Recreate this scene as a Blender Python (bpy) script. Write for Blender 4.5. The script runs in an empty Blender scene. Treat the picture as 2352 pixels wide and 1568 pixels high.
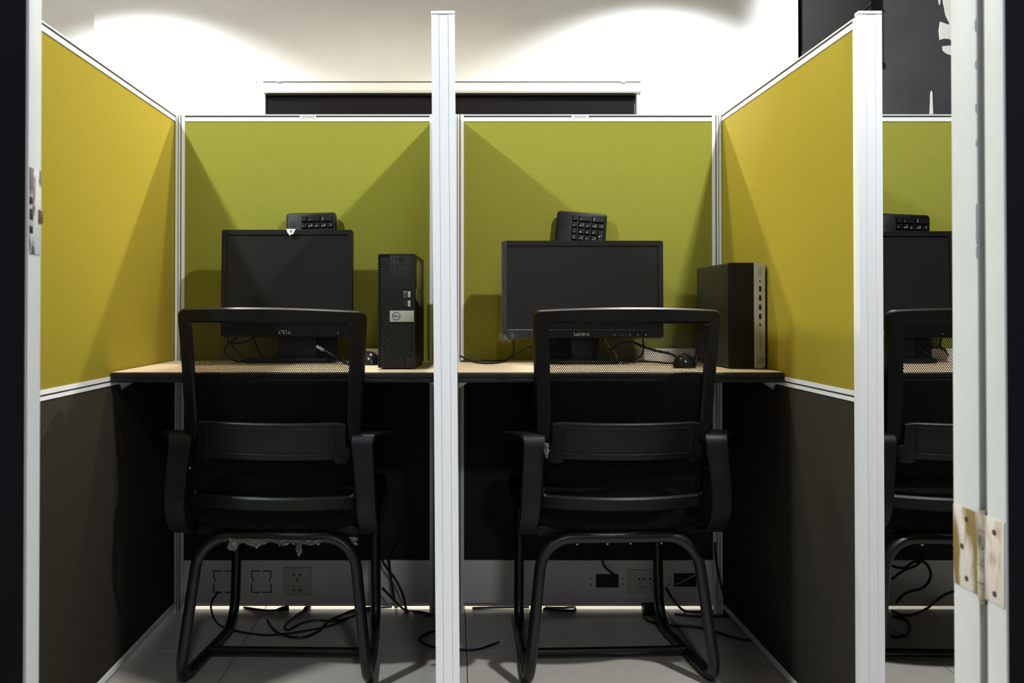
import bpy, bmesh, math, random
from mathutils import Vector, Matrix

random.seed(7)
R = math.radians
S = bpy.context.scene
C = S.collection

# ------------------------------------------------------------------ camera, world, lights, exposure
F, PX, HY, PITCH, EYE = 2120.0, 1040.0, 712.0, R(0.6), 0.90
PY = HY - F * math.tan(PITCH)
cd = bpy.data.cameras.new('camera')
cam = bpy.data.objects.new('camera', cd)
C.objects.link(cam)
cam.location = (0, 0, EYE)
cam.rotation_euler = (R(90) + PITCH, 0, 0)
cd.sensor_width = 36.0
cd.lens = F / 2352 * 36.0
cd.shift_x = (1176 - PX) / 2352
cd.shift_y = (PY - 784) / 2352
cd.clip_start = 0.02
cd.dof.use_dof = True
cd.dof.focus_distance = 2.3
cd.dof.aperture_fstop = 11.0
S.camera = cam

w = bpy.data.worlds.new('world')
S.world = w
w.use_nodes = True
w.node_tree.nodes['Background'].inputs[0].default_value = (0.9, 0.95, 1.0, 1)
w.node_tree.nodes['Background'].inputs[1].default_value = 0.02

S.view_settings.view_transform = 'Standard'
S.view_settings.look = 'None'
S.view_settings.gamma = 1.0
S.view_settings.use_curve_mapping = False
S.view_settings.exposure = 0.5


def spot(name, loc, power, angle, blend, color, size=0.05, aim=None):
    l = bpy.data.lights.new(name, 'SPOT')
    l.energy = power
    l.spot_size = R(angle)
    l.spot_blend = blend
    l.color = color
    l.shadow_soft_size = size
    o = bpy.data.objects.new(name, l)
    C.objects.link(o)
    o.location = loc
    if aim is not None:
        o.rotation_euler = (Vector(aim) - Vector(loc)).to_track_quat('-Z', 'Y').to_euler()
    return o


COOL = (0.90, 0.97, 1.0)
WARM = (1.0, 0.90, 0.76)
AISLE_L = (0.88, 0.99, 1.0)
AISLE_R = (0.97, 1.0, 1.0)
BLUE = (0.84, 0.89, 1.0)
CEIL = 2.70
LAMPS = [(-1.50, 3.87), (0.98, 3.87), (-1.46, 1.15), (1.08, 1.15), (-0.26, 3.05)]  # last entry is the added fill lamp
# downlights washing the white wall: a strong core beam and its spill as separate aimed spots
ZL = CEIL - 0.02
spot('downlight_beam', (-1.50, 3.87, ZL), 78, 127, 0.42, COOL, 0.03)
spot('downlight_beam', (0.98, 3.87, ZL), 78, 132, 0.42, COOL, 0.03)
spot('downlight_or_fill', (-1.50, 3.87, ZL), 145, 92, 0.8, WARM, 0.04, aim=(0.75, 2.2, 1.15))
spot('downlight_or_fill', (0.98, 3.87, ZL), 145, 92, 0.8, WARM, 0.04, aim=(-0.75, 2.2, 1.15))
spot('downlight_or_fill', (0.98, 3.87, ZL), 170, 70, 0.9, COOL, 0.04, aim=(3.0, 4.5, 1.7))  # extra fill spot added to brighten the dark wall
# made-up warm fill lamp between them, added to brighten the rear wall
spot('downlight_or_fill', (-0.26, 3.05, ZL), 62, 160, 0.4, WARM, 0.05)
# downlights over the aisle in front of the cubicles
spot('downlight_or_fill', (-1.46, 1.15, ZL), 170, 165, 0.4, AISLE_L, 0.05)
spot('downlight_or_fill', (1.08, 1.15, ZL), 170, 165, 0.4, AISLE_R, 0.05)
# lamp of the room the photograph is taken from
spot('corridor_lamp', (0.3, -1.0, ZL), 85, 165, 0.5, BLUE, 0.12)


# ------------------------------------------------------------------ pixel helpers (photo pixel + real depth -> point)
def ray(px, py):
    dx, dy = (px - PX) / F, (PY - py) / F
    c, s = math.cos(PITCH), math.sin(PITCH)
    return Vector((dx, c - dy * s, s + dy * c))


def at(px, py, Y):
    d = ray(px, py)
    return Vector((0, 0, EYE)) + d * (Y / d.y)


def fl(px, py, h=0.0):
    d = ray(px, py)
    return Vector((0, 0, EYE)) + d * ((h - EYE) / d.z)


# ------------------------------------------------------------------ materials
def mat(name, col, rough=0.5, metal=0.0, spec=0.5, bump=0.0, bscale=200.0, var=0.0, vscale=8.0, coat=0.0, noise_detail=2.0):
    m = bpy.data.materials.new(name)
    m.use_nodes = True
    nt = m.node_tree
    b = nt.nodes['Principled BSDF']
    b.inputs['Base Color'].default_value = (*col, 1)
    b.inputs['Roughness'].default_value = rough
    b.inputs['Metallic'].default_value = metal
    b.inputs['Specular IOR Level'].default_value = spec
    if coat:
        b.inputs['Coat Weight'].default_value = coat
    tc = nt.nodes.new('ShaderNodeTexCoord')
    if bump:
        n = nt.nodes.new('ShaderNodeTexNoise')
        n.inputs['Scale'].default_value = bscale
        n.inputs['Detail'].default_value = noise_detail
        nt.links.new(tc.outputs['Object'], n.inputs['Vector'])
        bp = nt.nodes.new('ShaderNodeBump')
        bp.inputs['Strength'].default_value = bump
        bp.inputs['Distance'].default_value = 0.002
        nt.links.new(n.outputs['Fac'], bp.inputs['Height'])
        nt.links.new(bp.outputs['Normal'], b.inputs['Normal'])
    if var:
        n2 = nt.nodes.new('ShaderNodeTexNoise')
        n2.inputs['Scale'].default_value = vscale
        n2.inputs['Detail'].default_value = 4.0
        nt.links.new(tc.outputs['Object'], n2.inputs['Vector'])
        mp = nt.nodes.new('ShaderNodeMapRange')
        mp.inputs[1].default_value = 0.3
        mp.inputs[2].default_value = 0.7
        mp.inputs[3].default_value = 1.0 - var
        mp.inputs[4].default_value = 1.0 + var
        nt.links.new(n2.outputs['Fac'], mp.inputs[0])
        mx = nt.nodes.new('ShaderNodeVectorMath')
        mx.operation = 'SCALE'
        mx.inputs[0].default_value = col
        nt.links.new(mp.outputs[0], mx.inputs['Scale'])
        nt.links.new(mx.outputs[0], b.inputs['Base Color'])
    return m


def fabric_mat(name, col, weave=0.10):
    m = mat(name, col, rough=0.95, spec=0.12)
    nt = m.node_tree
    b = nt.nodes['Principled BSDF']
    tc = nt.nodes.new('ShaderNodeTexCoord')
    n = nt.nodes.new('ShaderNodeTexNoise')
    n.inputs['Scale'].default_value = 420
    n.inputs['Detail'].default_value = 3
    n.inputs['Roughness'].default_value = 0.7
    nt.links.new(tc.outputs['Object'], n.inputs['Vector'])
    mp = nt.nodes.new('ShaderNodeMapRange')
    mp.inputs[1].default_value = 0.3
    mp.inputs[2].default_value = 0.7
    mp.inputs[3].default_value = 1 - weave * 1.6
    mp.inputs[4].default_value = 1 + weave * 1.6
    nt.links.new(n.outputs['Fac'], mp.inputs[0])
    mx = nt.nodes.new('ShaderNodeVectorMath')
    mx.operation = 'SCALE'
    mx.inputs[0].default_value = col
    nt.links.new(mp.outputs[0], mx.inputs['Scale'])
    nt.links.new(mx.outputs[0], b.inputs['Base Color'])
    bp = nt.nodes.new('ShaderNodeBump')
    bp.inputs['Strength'].default_value = 0.35
    bp.inputs['Distance'].default_value = 0.001
    nt.links.new(n.outputs['Fac'], bp.inputs['Height'])
    nt.links.new(bp.outputs['Normal'], b.inputs['Normal'])
    return m


def wood_mat(name, a, bcol):
    m = mat(name, a, rough=0.6, spec=0.10)
    nt = m.node_tree
    b = nt.nodes['Principled BSDF']
    tc = nt.nodes.new('ShaderNodeTexCoord')
    mpn = nt.nodes.new('ShaderNodeMapping')
    mpn.inputs['Scale'].default_value = (3.0, 60.0, 60.0)
    nt.links.new(tc.outputs['Object'], mpn.inputs['Vector'])
    n = nt.nodes.new('ShaderNodeTexNoise')
    n.inputs['Scale'].default_value = 1.6
    n.inputs['Detail'].default_value = 5
    nt.links.new(mpn.outputs[0], n.inputs['Vector'])
    cr = nt.nodes.new('ShaderNodeValToRGB')
    cr.color_ramp.elements[0].position = 0.35
    cr.color_ramp.elements[0].color = (*bcol, 1)
    cr.color_ramp.elements[1].position = 0.6
    cr.color_ramp.elements[1].color = (*a, 1)
    nt.links.new(n.outputs['Fac'], cr.inputs[0])
    nt.links.new(cr.outputs[0], b.inputs['Base Color'])
    return m


def net_mat(name, col, pitch=0.0045, open_r=0.335):
    """woven chair net: threads with staggered round openings (uv in metres)"""
    m = mat(name, col, rough=0.8, spec=0.10)
    nt = m.node_tree
    b = nt.nodes['Principled BSDF']
    out = nt.nodes['Material Output']
    uv = nt.nodes.new('ShaderNodeUVMap')
    uv.uv_map = 'UVMap'

    def M(op, a, bv=None):
        n = nt.nodes.new('ShaderNodeMath')
        n.operation = op
        for i, v in enumerate((a, bv)):
            if v is None:
                continue
            if isinstance(v, (int, float)):
                n.inputs[i].default_value = v
            else:
                nt.links.new(v, n.inputs[i])
        return n.outputs[0]
    sp = nt.nodes.new('ShaderNodeSeparateXYZ')
    nt.links.new(uv.outputs[0], sp.inputs[0])
    ry = pitch * 0.80

    def lattice(ox, oy):
        fx = M('SUBTRACT', M('FRACT', M('ADD', M('DIVIDE', sp.outputs[0], pitch), ox)), 0.5)
        fy = M('SUBTRACT', M('FRACT', M('ADD', M('DIVIDE', sp.outputs[1], ry * 2), oy)), 0.5)
        fy = M('MULTIPLY', fy, 1.6)
        return M('SQRT', M('ADD', M('MULTIPLY', fx, fx), M('MULTIPLY', fy, fy)))
    d = M('MINIMUM', lattice(0, 0), lattice(0.5, 0.5))
    hole = M('LESS_THAN', d, open_r)
    tr = nt.nodes.new('ShaderNodeBsdfTransparent')
    mix = nt.nodes.new('ShaderNodeMixShader')
    nt.links.new(hole, mix.inputs[0])
    nt.links.new(b.outputs[0], mix.inputs[1])
    nt.links.new(tr.outputs[0], mix.inputs[2])
    nt.links.new(mix.outputs[0], out.inputs[0])
    return m


def film_mat(name, col, alpha, rough=0.15):
    m = mat(name, col, rough=rough, spec=0.7)
    m.node_tree.nodes['Principled BSDF'].inputs['Alpha'].default_value = alpha
    return m


def emit_mat(name, col, strength):
    m = mat(name, col)
    b = m.node_tree.nodes['Principled BSDF']
    b.inputs['Emission Color'].default_value = (*col, 1)
    b.inputs['Emission Strength'].default_value = strength
    return m


def rust_mat(name, base, stain, lo, hi, scale):
    m = mat(name, base, rough=0.5, spec=0.5)
    nt = m.node_tree
    b = nt.nodes['Principled BSDF']
    tc = nt.nodes.new('ShaderNodeTexCoord')
    mpn = nt.nodes.new('ShaderNodeMapping')
    mpn.inputs['Scale'].default_value = (1, 1.6, 0.45)
    nt.links.new(tc.outputs['Object'], mpn.inputs['Vector'])
    n = nt.nodes.new('ShaderNodeTexNoise')
    n.inputs['Scale'].default_value = scale
    n.inputs['Detail'].default_value = 4
    nt.links.new(mpn.outputs[0], n.inputs['Vector'])
    cr = nt.nodes.new('ShaderNodeValToRGB')
    cr.color_ramp.elements[0].position = lo
    cr.color_ramp.elements[0].color = (*base, 1)
    cr.color_ramp.elements[1].position = hi
    cr.color_ramp.elements[1].color = (*stain, 1)
    nt.links.new(n.outputs['Fac'], cr.inputs[0])
    nt.links.new(cr.outputs[0], b.inputs['Base Color'])
    return m


M = {}
M['wall'] = mat('white_wall_paint', (0.86, 0.84, 0.82), 0.7, spec=0.2, bump=0.12, bscale=90, var=0.015)
M['ceil'] = mat('ceiling_paint', (0.75, 0.74, 0.72), 0.8, spec=0.1)
M['dark_wall'] = mat('charcoal_wall_paint', (0.060, 0.060, 0.064), 0.7, spec=0.2, bump=0.2, bscale=60, var=0.10, vscale=5)
M['front_paint'] = mat('near_black_paint', (0.015, 0.015, 0.019), 0.6, spec=0.08, var=0.15, vscale=3, bump=0.1, bscale=40)
M['mural'] = mat('white_mural_paint', (0.85, 0.84, 0.78), 0.6)
M['tile'] = mat('grey_floor_tile', (0.47, 0.44, 0.39), 0.30, spec=0.45, var=0.05, vscale=6)
M['grout'] = mat('tile_grout', (0.07, 0.065, 0.06), 0.9)
M['yellow'] = fabric_mat('mustard_fabric', (0.345, 0.277, 0.026), 0.09)
M['lime'] = fabric_mat('olive_lime_fabric', (0.265, 0.263, 0.040), 0.09)
M['brown'] = fabric_mat('dark_brown_fabric', (0.034, 0.029, 0.022), 0.25)
M['white_alu'] = mat('white_powder_coat', (0.80, 0.80, 0.82), 0.42, spec=0.4)
M['grey_alu'] = mat('grey_groove', (0.22, 0.215, 0.20), 0.5)
M['recess_dark'] = mat('dark_recess_fill', (0.03, 0.028, 0.022), 0.7)  # recess colour; paints shade into the rail grooves and the cassette gap
M['raceway'] = mat('grey_raceway_metal', (0.78, 0.76, 0.73), 0.5, spec=0.3, var=0.03)
M['seam'] = mat('seam_grey', (0.30, 0.30, 0.33), 0.6)
M['wood'] = wood_mat('pale_maple_laminate', (0.90, 0.74, 0.53), (0.84, 0.66, 0.45))
M['edge'] = mat('black_edge_band', (0.012, 0.012, 0.014), 0.42, spec=0.4)
M['steel'] = mat('bracket_steel', (0.62, 0.62, 0.60), 0.35, metal=0.8)
M['chrome'] = mat('bolt_chrome', (0.85, 0.85, 0.85), 0.15, metal=1.0)
M['plastic'] = mat('black_chair_plastic', (0.0045, 0.0045, 0.0055), 0.46, spec=0.26, bump=0.12, bscale=350)
M['tube'] = mat('black_tube_paint', (0.008, 0.008, 0.009), 0.36, spec=0.45, bump=0.1, bscale=250)
M['net'] = net_mat('black_chair_net', (0.004, 0.004, 0.0045))
M['seat'] = fabric_mat('black_seat_fabric', (0.008, 0.008, 0.0095), 0.4)
M['kbd'] = mat('black_keyboard_plastic', (0.0035, 0.0035, 0.0035), 0.4, spec=0.22)
M['board'] = mat('charcoal_board_paint', (0.028, 0.026, 0.026), 0.6, spec=0.2, bump=0.2, bscale=60)
M['casing'] = mat('black_casing_plastic', (0.008, 0.008, 0.008), 0.42, spec=0.32, bump=0.05, bscale=500)
M['screen'] = mat('unlit_screen', (0.012, 0.012, 0.012), 0.36, spec=0.28, bump=0.02, bscale=900)
M['pc'] = mat('black_pc_metal', (0.009, 0.009, 0.009), 0.5, spec=0.3, bump=0.08, bscale=700)
M['pcpanel'] = mat('charcoal_pc_panel', (0.013, 0.013, 0.013), 0.5, spec=0.3)
M['lattice'] = mat('grille_plastic', (0.032, 0.032, 0.032), 0.5, spec=0.3)
M['silver'] = mat('silver_badge', (0.40, 0.40, 0.38), 0.40, spec=0.4)
M['champagne'] = mat('champagne_strip', (0.46, 0.43, 0.35), 0.42, spec=0.4)
M['champ_dark'] = mat('strip_print', (0.26, 0.24, 0.17), 0.5)
M['port'] = mat('port_black', (0.004, 0.004, 0.004), 0.6)
M['port_metal'] = mat('port_metal', (0.65, 0.63, 0.60), 0.3, metal=0.6)
M['port_blue'] = mat('port_blue', (0.008, 0.015, 0.07), 0.5)
M['key'] = mat('black_keycap', (0.005, 0.005, 0.0055), 0.35, spec=0.35)
M['legend'] = mat('white_print', (0.62, 0.62, 0.62), 0.6)
M['ink'] = mat('black_print', (0.02, 0.02, 0.02), 0.6)
M['label'] = mat('paper_label', (0.74, 0.74, 0.72), 0.6)
M['sticker'] = mat('worn_sticker', (0.50, 0.52, 0.42), 0.6, var=0.3, vscale=60)
M['film'] = film_mat('clear_film', (0.75, 0.80, 0.9), 0.07, 0.12)


def gloss_film(name, fac):
    m = bpy.data.materials.new(name)
    m.use_nodes = True
    nt = m.node_tree
    g = nt.nodes.new('ShaderNodeBsdfGlossy')
    g.inputs['Roughness'].default_value = 0.06
    g.inputs['Color'].default_value = (0.8, 0.88, 1.0, 1)
    t = nt.nodes.new('ShaderNodeBsdfTransparent')
    n = nt.nodes.new('ShaderNodeTexNoise')
    n.inputs['Scale'].default_value = 14
    bp = nt.nodes.new('ShaderNodeBump')
    bp.inputs['Strength'].default_value = 0.6
    bp.inputs['Distance'].default_value = 0.004
    nt.links.new(n.outputs['Fac'], bp.inputs['Height'])
    nt.links.new(bp.outputs['Normal'], g.inputs['Normal'])
    x = nt.nodes.new('ShaderNodeMixShader')
    x.inputs[0].default_value = fac
    nt.links.new(t.outputs[0], x.inputs[1])
    nt.links.new(g.outputs[0], x.inputs[2])
    nt.links.new(x.outputs[0], nt.nodes['Material Output'].inputs[0])
    return m


M['gloss_film'] = gloss_film('gloss_film', 0.05)
M['rag'] = film_mat('torn_plastic', (0.30, 0.29, 0.27), 0.6, 0.35)
M['cable'] = mat('black_cable', (0.008, 0.008, 0.008), 0.5)
M['blue'] = mat('blue_cable', (0.004, 0.005, 0.045), 0.5)
M['clear'] = mat('clear_connector', (0.45, 0.43, 0.40), 0.3)
M['socket'] = mat('ivory_socket', (0.58, 0.56, 0.50), 0.5)
M['blind'] = mat('black_blind_fabric', (0.0055, 0.0045, 0.0045), 0.6, spec=0.12, bump=0.2, bscale=600)
M['cassette'] = mat('white_cassette', (0.80, 0.78, 0.74), 0.5)
M['glass'] = mat('window_glass', (0.02, 0.02, 0.025), 0.08)
M['jamb'] = mat('jamb_gloss_paint', (0.62, 0.64, 0.64), 0.5, spec=0.3, var=0.03, vscale=14, bump=0.15, bscale=30)
M['jamb_grey'] = mat('jamb_gap', (0.28, 0.27, 0.25), 0.7)
M['hinge'] = rust_mat('painted_hinge', (0.62, 0.58, 0.52), (0.22, 0.15, 0.04), 0.45, 0.60, 28)
M['hinge2'] = rust_mat('painted_hinge_pale', (0.66, 0.60, 0.53), (0.42, 0.30, 0.20), 0.50, 0.70, 90)
M['barrel'] = rust_mat('worn_knuckle', (0.50, 0.46, 0.38), (0.10, 0.07, 0.04), 0.42, 0.62, 60)
M['screw'] = mat('screw_steel', (0.10, 0.09, 0.09), 0.4, metal=0.5)
M['strike'] = rust_mat('worn_strike', (0.60, 0.60, 0.60), (0.10, 0.09, 0.09), 0.52, 0.60, 45)
M['brass'] = mat('dull_brass', (0.20, 0.14, 0.07), 0.4, metal=0.5)
M['mouse'] = mat('glossy_mouse', (0.010, 0.010, 0.010), 0.22)
M['lamp'] = emit_mat('lamp_disc', (1.0, 0.97, 0.92), 6.0)
M['box'] = mat('white_box_card', (0.90, 0.84, 0.74), 0.6)
M['chip'] = mat('paint_chip', (0.30, 0.42, 0.44), 0.6)


# ------------------------------------------------------------------ mesh helpers
class MB:
    def __init__(self):
        self.bm = bmesh.new()
        self.uv = None

    def _merge(self, tmp, mtx=None):
        if mtx is not None:
            bmesh.ops.transform(tmp, matrix=mtx, verts=tmp.verts)
        me = bpy.data.meshes.new('tmp')
        tmp.to_mesh(me)
        tmp.free()
        self.bm.from_mesh(me)
        bpy.data.meshes.remove(me)
        return self

    def box(self, a, b, bev=0.0, seg=2, mtx=None):
        t = bmesh.new()
        a, b = Vector(a), Vector(b)
        bmesh.ops.create_cube(t, size=1.0)
        for v in t.verts:
            v.co = Vector(((a[i] + b[i]) / 2 + v.co[i] * (b[i] - a[i]) for i in range(3)))
        if bev > 0:
            bmesh.ops.bevel(t, geom=list(t.edges), offset=bev, segments=seg, profile=0.5, affect='EDGES')
        return self._merge(t, mtx)

    def prism(self, pts, y0, y1, axis='y', bev=0.0, mtx=None):
        """polygon in the two other axes, extruded along axis"""
        t = bmesh.new()

        def P(p, d):
            if axis == 'y':
                return (p[0], d, p[1])
            if axis == 'x':
                return (d, p[0], p[1])
            return (p[0], p[1], d)
        A = [t.verts.new(P(p, y0)) for p in pts]
        B = [t.verts.new(P(p, y1)) for p in pts]
        n = len(pts)
        t.faces.new(A)
        t.faces.new(B[::-1])
        for i in range(n):
            t.faces.new((A[i], B[i], B[(i + 1) % n], A[(i + 1) % n]))
        bmesh.ops.recalc_face_normals(t, faces=t.faces)
        if bev > 0:
            bmesh.ops.bevel(t, geom=list(t.edges), offset=bev, segments=2, profile=0.5, affect='EDGES')
        return self._merge(t, mtx)

    def cyl(self, p, q, r, seg=16, r2=None):
        t = bmesh.new()
        p, q = Vector(p), Vector(q)
        d = q - p
        bmesh.ops.create_cone(t, cap_ends=True, segments=seg, radius1=r, radius2=r if r2 is None else r2, depth=d.length)
        rot = d.to_track_quat('Z', 'Y').to_matrix().to_4x4()
        return self._merge(t, Matrix.Translation((p + q) / 2) @ rot)

    def ball(self, c, r, seg=12, scale=(1, 1, 1)):
        t = bmesh.new()
        bmesh.ops.create_uvsphere(t, u_segments=seg, v_segments=max(6, seg // 2), radius=r)
        return self._merge(t, Matrix.Translation(Vector(c)) @ Matrix.Diagonal((*scale, 1)))

    def tube(self, pts, r, seg=10, cap=True):
        t = self.bm
        pts = [Vector(p) for p in pts]
        n = len(pts)
        tang = []
        for i in range(n):
            a = pts[max(0, i - 1)]
            b = pts[min(n - 1, i + 1)]
            d = b - a
            tang.append(d.normalized() if d.length > 1e-9 else Vector((0, 0, 1)))
        nrm = tang[0].orthogonal().normalized()
        rings = []
        for i in range(n):
            if i:
                q = tang[i - 1].rotation_difference(tang[i])
                nrm = (q @ nrm)
                nrm = (nrm - tang[i] * nrm.dot(tang[i])).normalized()
            bi = tang[i].cross(nrm)
            rings.append([t.verts.new(pts[i] + (nrm * math.cos(a) + bi * math.sin(a)) * r)
                          for a in (2 * math.pi * k / seg for k in range(seg))])
        for i in range(n - 1):
            for k in range(seg):
                t.faces.new((rings[i][k], rings[i][(k + 1) % seg], rings[i + 1][(k + 1) % seg], rings[i + 1][k]))
        if cap:
            t.faces.new(rings[0][::-1])
            t.faces.new(rings[-1])
        return self

    def sections(self, secs, closed=False, cap=True):
        """skin a list of equal-length closed cross sections"""
        t = self.bm
        rings = [[t.verts.new(p) for p in s] for s in secs]
        m = len(secs[0])
        n = len(rings)
        for i in range(n if closed else n - 1):
            a, b = rings[i], rings[(i + 1) % n]
            for k in range(m):
                t.faces.new((a[k], a[(k + 1) % m], b[(k + 1) % m], b[k]))
        if cap and not closed:
            t.faces.new(rings[0][::-1])
            t.faces.new(rings[-1])
        return self

    def grid(self, f, nu, nv, uvf=None):
        t = self.bm
        V = [[t.verts.new(f(i / nu, j / nv)) for i in range(nu + 1)] for j in range(nv + 1)]
        lay = (t.loops.layers.uv.get('UVMap') or t.loops.layers.uv.new('UVMap')) if uvf else None
        for j in range(nv):
            for i in range(nu):
                fc = t.faces.new((V[j][i], V[j][i + 1], V[j + 1][i + 1], V[j + 1][i]))
                if uvf:
                    for lp, (a, b) in zip(fc.loops, ((i, j), (i + 1, j), (i + 1, j + 1), (i, j + 1))):
                        lp[lay].uv = uvf(a / nu, b / nv)
        return self

    def mesh(self, me, mtx):
        t = bmesh.new()
        t.from_mesh(me)
        return self._merge(t, mtx)

    def build(self, name, material, parent=None, smooth=True, recalc=True, **props):
        if recalc:
            bmesh.ops.recalc_face_normals(self.bm, faces=self.bm.faces)
        me = bpy.data.meshes.new(name)
        self.bm.to_mesh(me)
        self.bm.free()
        me.materials.append(M[material] if isinstance(material, str) else material)
        if smooth:
            me.polygons.foreach_set('use_smooth', [True] * len(me.polygons))
            try:
                me.set_sharp_from_angle(angle=R(38))
            except Exception:
                pass
        o = bpy.data.objects.new(name, me)
        C.objects.link(o)
        if parent is not None:
            o.parent = parent
        for k, v in props.items():
            o[k] = v
        return o


def thing(name, label, cat, loc=(0, 0, 0), rot=(0, 0, 0), group=None):
    o = bpy.data.objects.new(name, None)
    o.empty_display_size = 0.1
    C.objects.link(o)
    o.location = loc
    o.rotation_euler = rot
    o['label'] = label
    o['category'] = cat
    if group:
        o['group'] = group
    return o


def tag(o, label, cat, group=None):
    o['label'] = label
    o['category'] = cat
    if group:
        o['group'] = group
    return o


def struct(o):
    o['kind'] = 'structure'
    return o


def dup(root, loc, rot, label):
    r = root.copy()
    C.objects.link(r)
    r.location = loc
    r.rotation_euler = rot
    r['label'] = label
    for ch in root.children:
        c = ch.copy()
        C.objects.link(c)
        c.parent = r
        for g in ch.children:
            d = g.copy()
            C.objects.link(d)
            d.parent = c
    return r


def spline(pts, n=8):
    P = [Vector(p) for p in pts]
    out = []
    for i in range(len(P) - 1):
        p0 = P[max(0, i - 1)]
        p1, p2 = P[i], P[i + 1]
        p3 = P[min(len(P) - 1, i + 2)]
        for k in range(n):
            t = k / n
            out.append(0.5 * ((2 * p1) + (p2 - p0) * t + (2 * p0 - 5 * p1 + 4 * p2 - p3) * t * t + (3 * p1 - p0 - 3 * p2 + p3) * t ** 3))
    out.append(P[-1])
    return out


def fillet(pts, rad, n=7):
    P = [Vector(p) for p in pts]
    out = [P[0]]
    for i in range(1, len(P) - 1):
        a, b, c = P[i - 1], P[i], P[i + 1]
        u, v = (a - b).normalized(), (c - b).normalized()
        ang = u.angle(v)
        r = rad[i] if isinstance(rad, (list, tuple)) else rad
        if r <= 0:
            out.append(b)
            continue
        d = min(r / math.tan(ang / 2), (a - b).length * 0.95, (c - b).length * 0.95)
        r = d * math.tan(ang / 2)
        cen = b + (u + v).normalized() * (r / math.sin(ang / 2))
        s, e = b + u * d - cen, b + v * d - cen
        tot = s.angle(e)
        for k in range(n + 1):
            t = k / n
            out.append(cen + (s * math.sin((1 - t) * tot) + e * math.sin(t * tot)) / math.sin(tot))
    out.append(P[-1])
    return out


def text_mesh(txt, size, extr=0.0003):
    cu = bpy.data.curves.new('txt', 'FONT')
    cu.body = txt
    cu.size = size
    cu.extrude = extr
    cu.resolution_u = 3
    cu.align_x = 'CENTER'
    cu.align_y = 'CENTER'
    o = bpy.data.objects.new('txt', cu)
    C.objects.link(o)
    dg = bpy.context.evaluated_depsgraph_get()
    dg.update()
    me = bpy.data.meshes.new_from_object(o.evaluated_get(dg))
    bpy.data.objects.remove(o)
    return me


UPRIGHT = Matrix.Rotation(R(90), 4, 'X')          # text facing -Y, reading along +X


def text_at(mb, txt, size, loc, roll=0.0, sx=1.0):
    m = Matrix.Translation(loc) @ Matrix.Rotation(roll, 4, 'Y') @ UPRIGHT @ Matrix.Diagonal((sx, 1, 1, 1))
    return mb.mesh(text_mesh(txt, size), m)


def rrect(x0, x1, z0, z1, r, n=5):
    out = []
    for cx, cz, a0 in ((x1 - r, z1 - r, 0), (x0 + r, z1 - r, 90), (x0 + r, z0 + r, 180), (x1 - r, z0 + r, 270)):
        for k in range(n + 1):
            a = R(a0 + 90 * k / n)
            out.append((cx + r * math.cos(a), cz + r * math.sin(a)))
    return out


def ring_prism(mb, outer, inner, y0, y1):
    """frame between two outlines with equal point counts, extruded in y"""
    secs = []
    for (ox, oz), (ix, iz) in zip(outer, inner):
        secs.append([(ox, y0, oz), (ix, y0, iz), (ix, y1, iz), (ox, y1, oz)])
    mb.sections(secs, closed=True)
    return mb


# ------------------------------------------------------------------ the room
WB = 4.47                     # white rear wall
XL, XR, YN = -2.60, 3.9, -2.2

fb = MB().box((XL, YN, -0.12), (XR, 4.75, -0.006)).build('floor', 'grout', smooth=False)
struct(fb)
TS = 0.603
tile_me = None
ix0 = math.ceil((XL + 0.567) / TS) - 1
k = 0
for i in range(-4, 8):
    for j in range(-4, 9):
        x0 = -0.567 + i * TS
        y0 = 0.035 + j * TS
        if x0 + TS < XL + 0.05 or x0 > XR - 0.05 or y0 + TS < YN or y0 > 4.7:
            continue
        if tile_me is None:
            o = MB().box((0, 0, -0.010), (TS - 0.002, TS - 0.002, 0), 0.0006, 1).build('tile', 'tile', fb, smooth=False)
            tile_me = o.data
        else:
            o = bpy.data.objects.new('tile', tile_me)
            C.objects.link(o)
            o.parent = fb
        o.location = (x0 + 0.001, y0 + 0.001, 0)

struct(MB().box((XL - 0.1, YN, CEIL), (XR + 0.1, 4.75, CEIL + 0.1)).build('ceiling', 'ceil', smooth=False))
struct(MB().box((XL - 0.12, YN, -0.1), (XL, 4.75, CEIL)).build('wall_left', 'wall', smooth=False))
struct(MB().box((XR, YN, -0.1), (XR + 0.12, 4.75, CEIL)).build('wall_right', 'dark_wall', smooth=False))
struct(MB().box((XL - 0.1, YN - 0.12, -0.1), (XR + 0.1, YN, CEIL)).build('wall_near', 'wall', smooth=False))

# rear wall with the window opening
wx0, wx1, wz0, wz1 = -0.905, 0.905, 1.00, 1.985
wall_end = at(1833, 60, WB).x
wall_start = at(216, 60, WB).x
wb = MB()
wb.box((wall_start, WB, -0.1), (wx0, WB + 0.14, CEIL))
wb.box((wx1, WB, -0.1), (wall_end, WB + 0.14, CEIL))
wb.box((wx0, WB, wz1), (wx1, WB + 0.14, CEIL))
wb.box((wx0, WB, -0.1), (wx1, WB + 0.14, wz0))
wall_back = struct(wb.build('wall_back', 'wall', smooth=False))
struct(MB().box((XL, WB + 0.035, -0.1), (wall_start, WB + 0.17, CEIL)).build('wall_recess', 'wall', smooth=False))
cr = MB().tube(spline([at(586, 175, WB - 0.001), at(592, 182, WB - 0.001), at(600, 192, WB - 0.001)], 4), 0.0012, 6)
cr.ball(at(589, 189, WB - 0.001), 0.003, 8)
cr.build('wall_crack', 'seam', wall_back)

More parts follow.
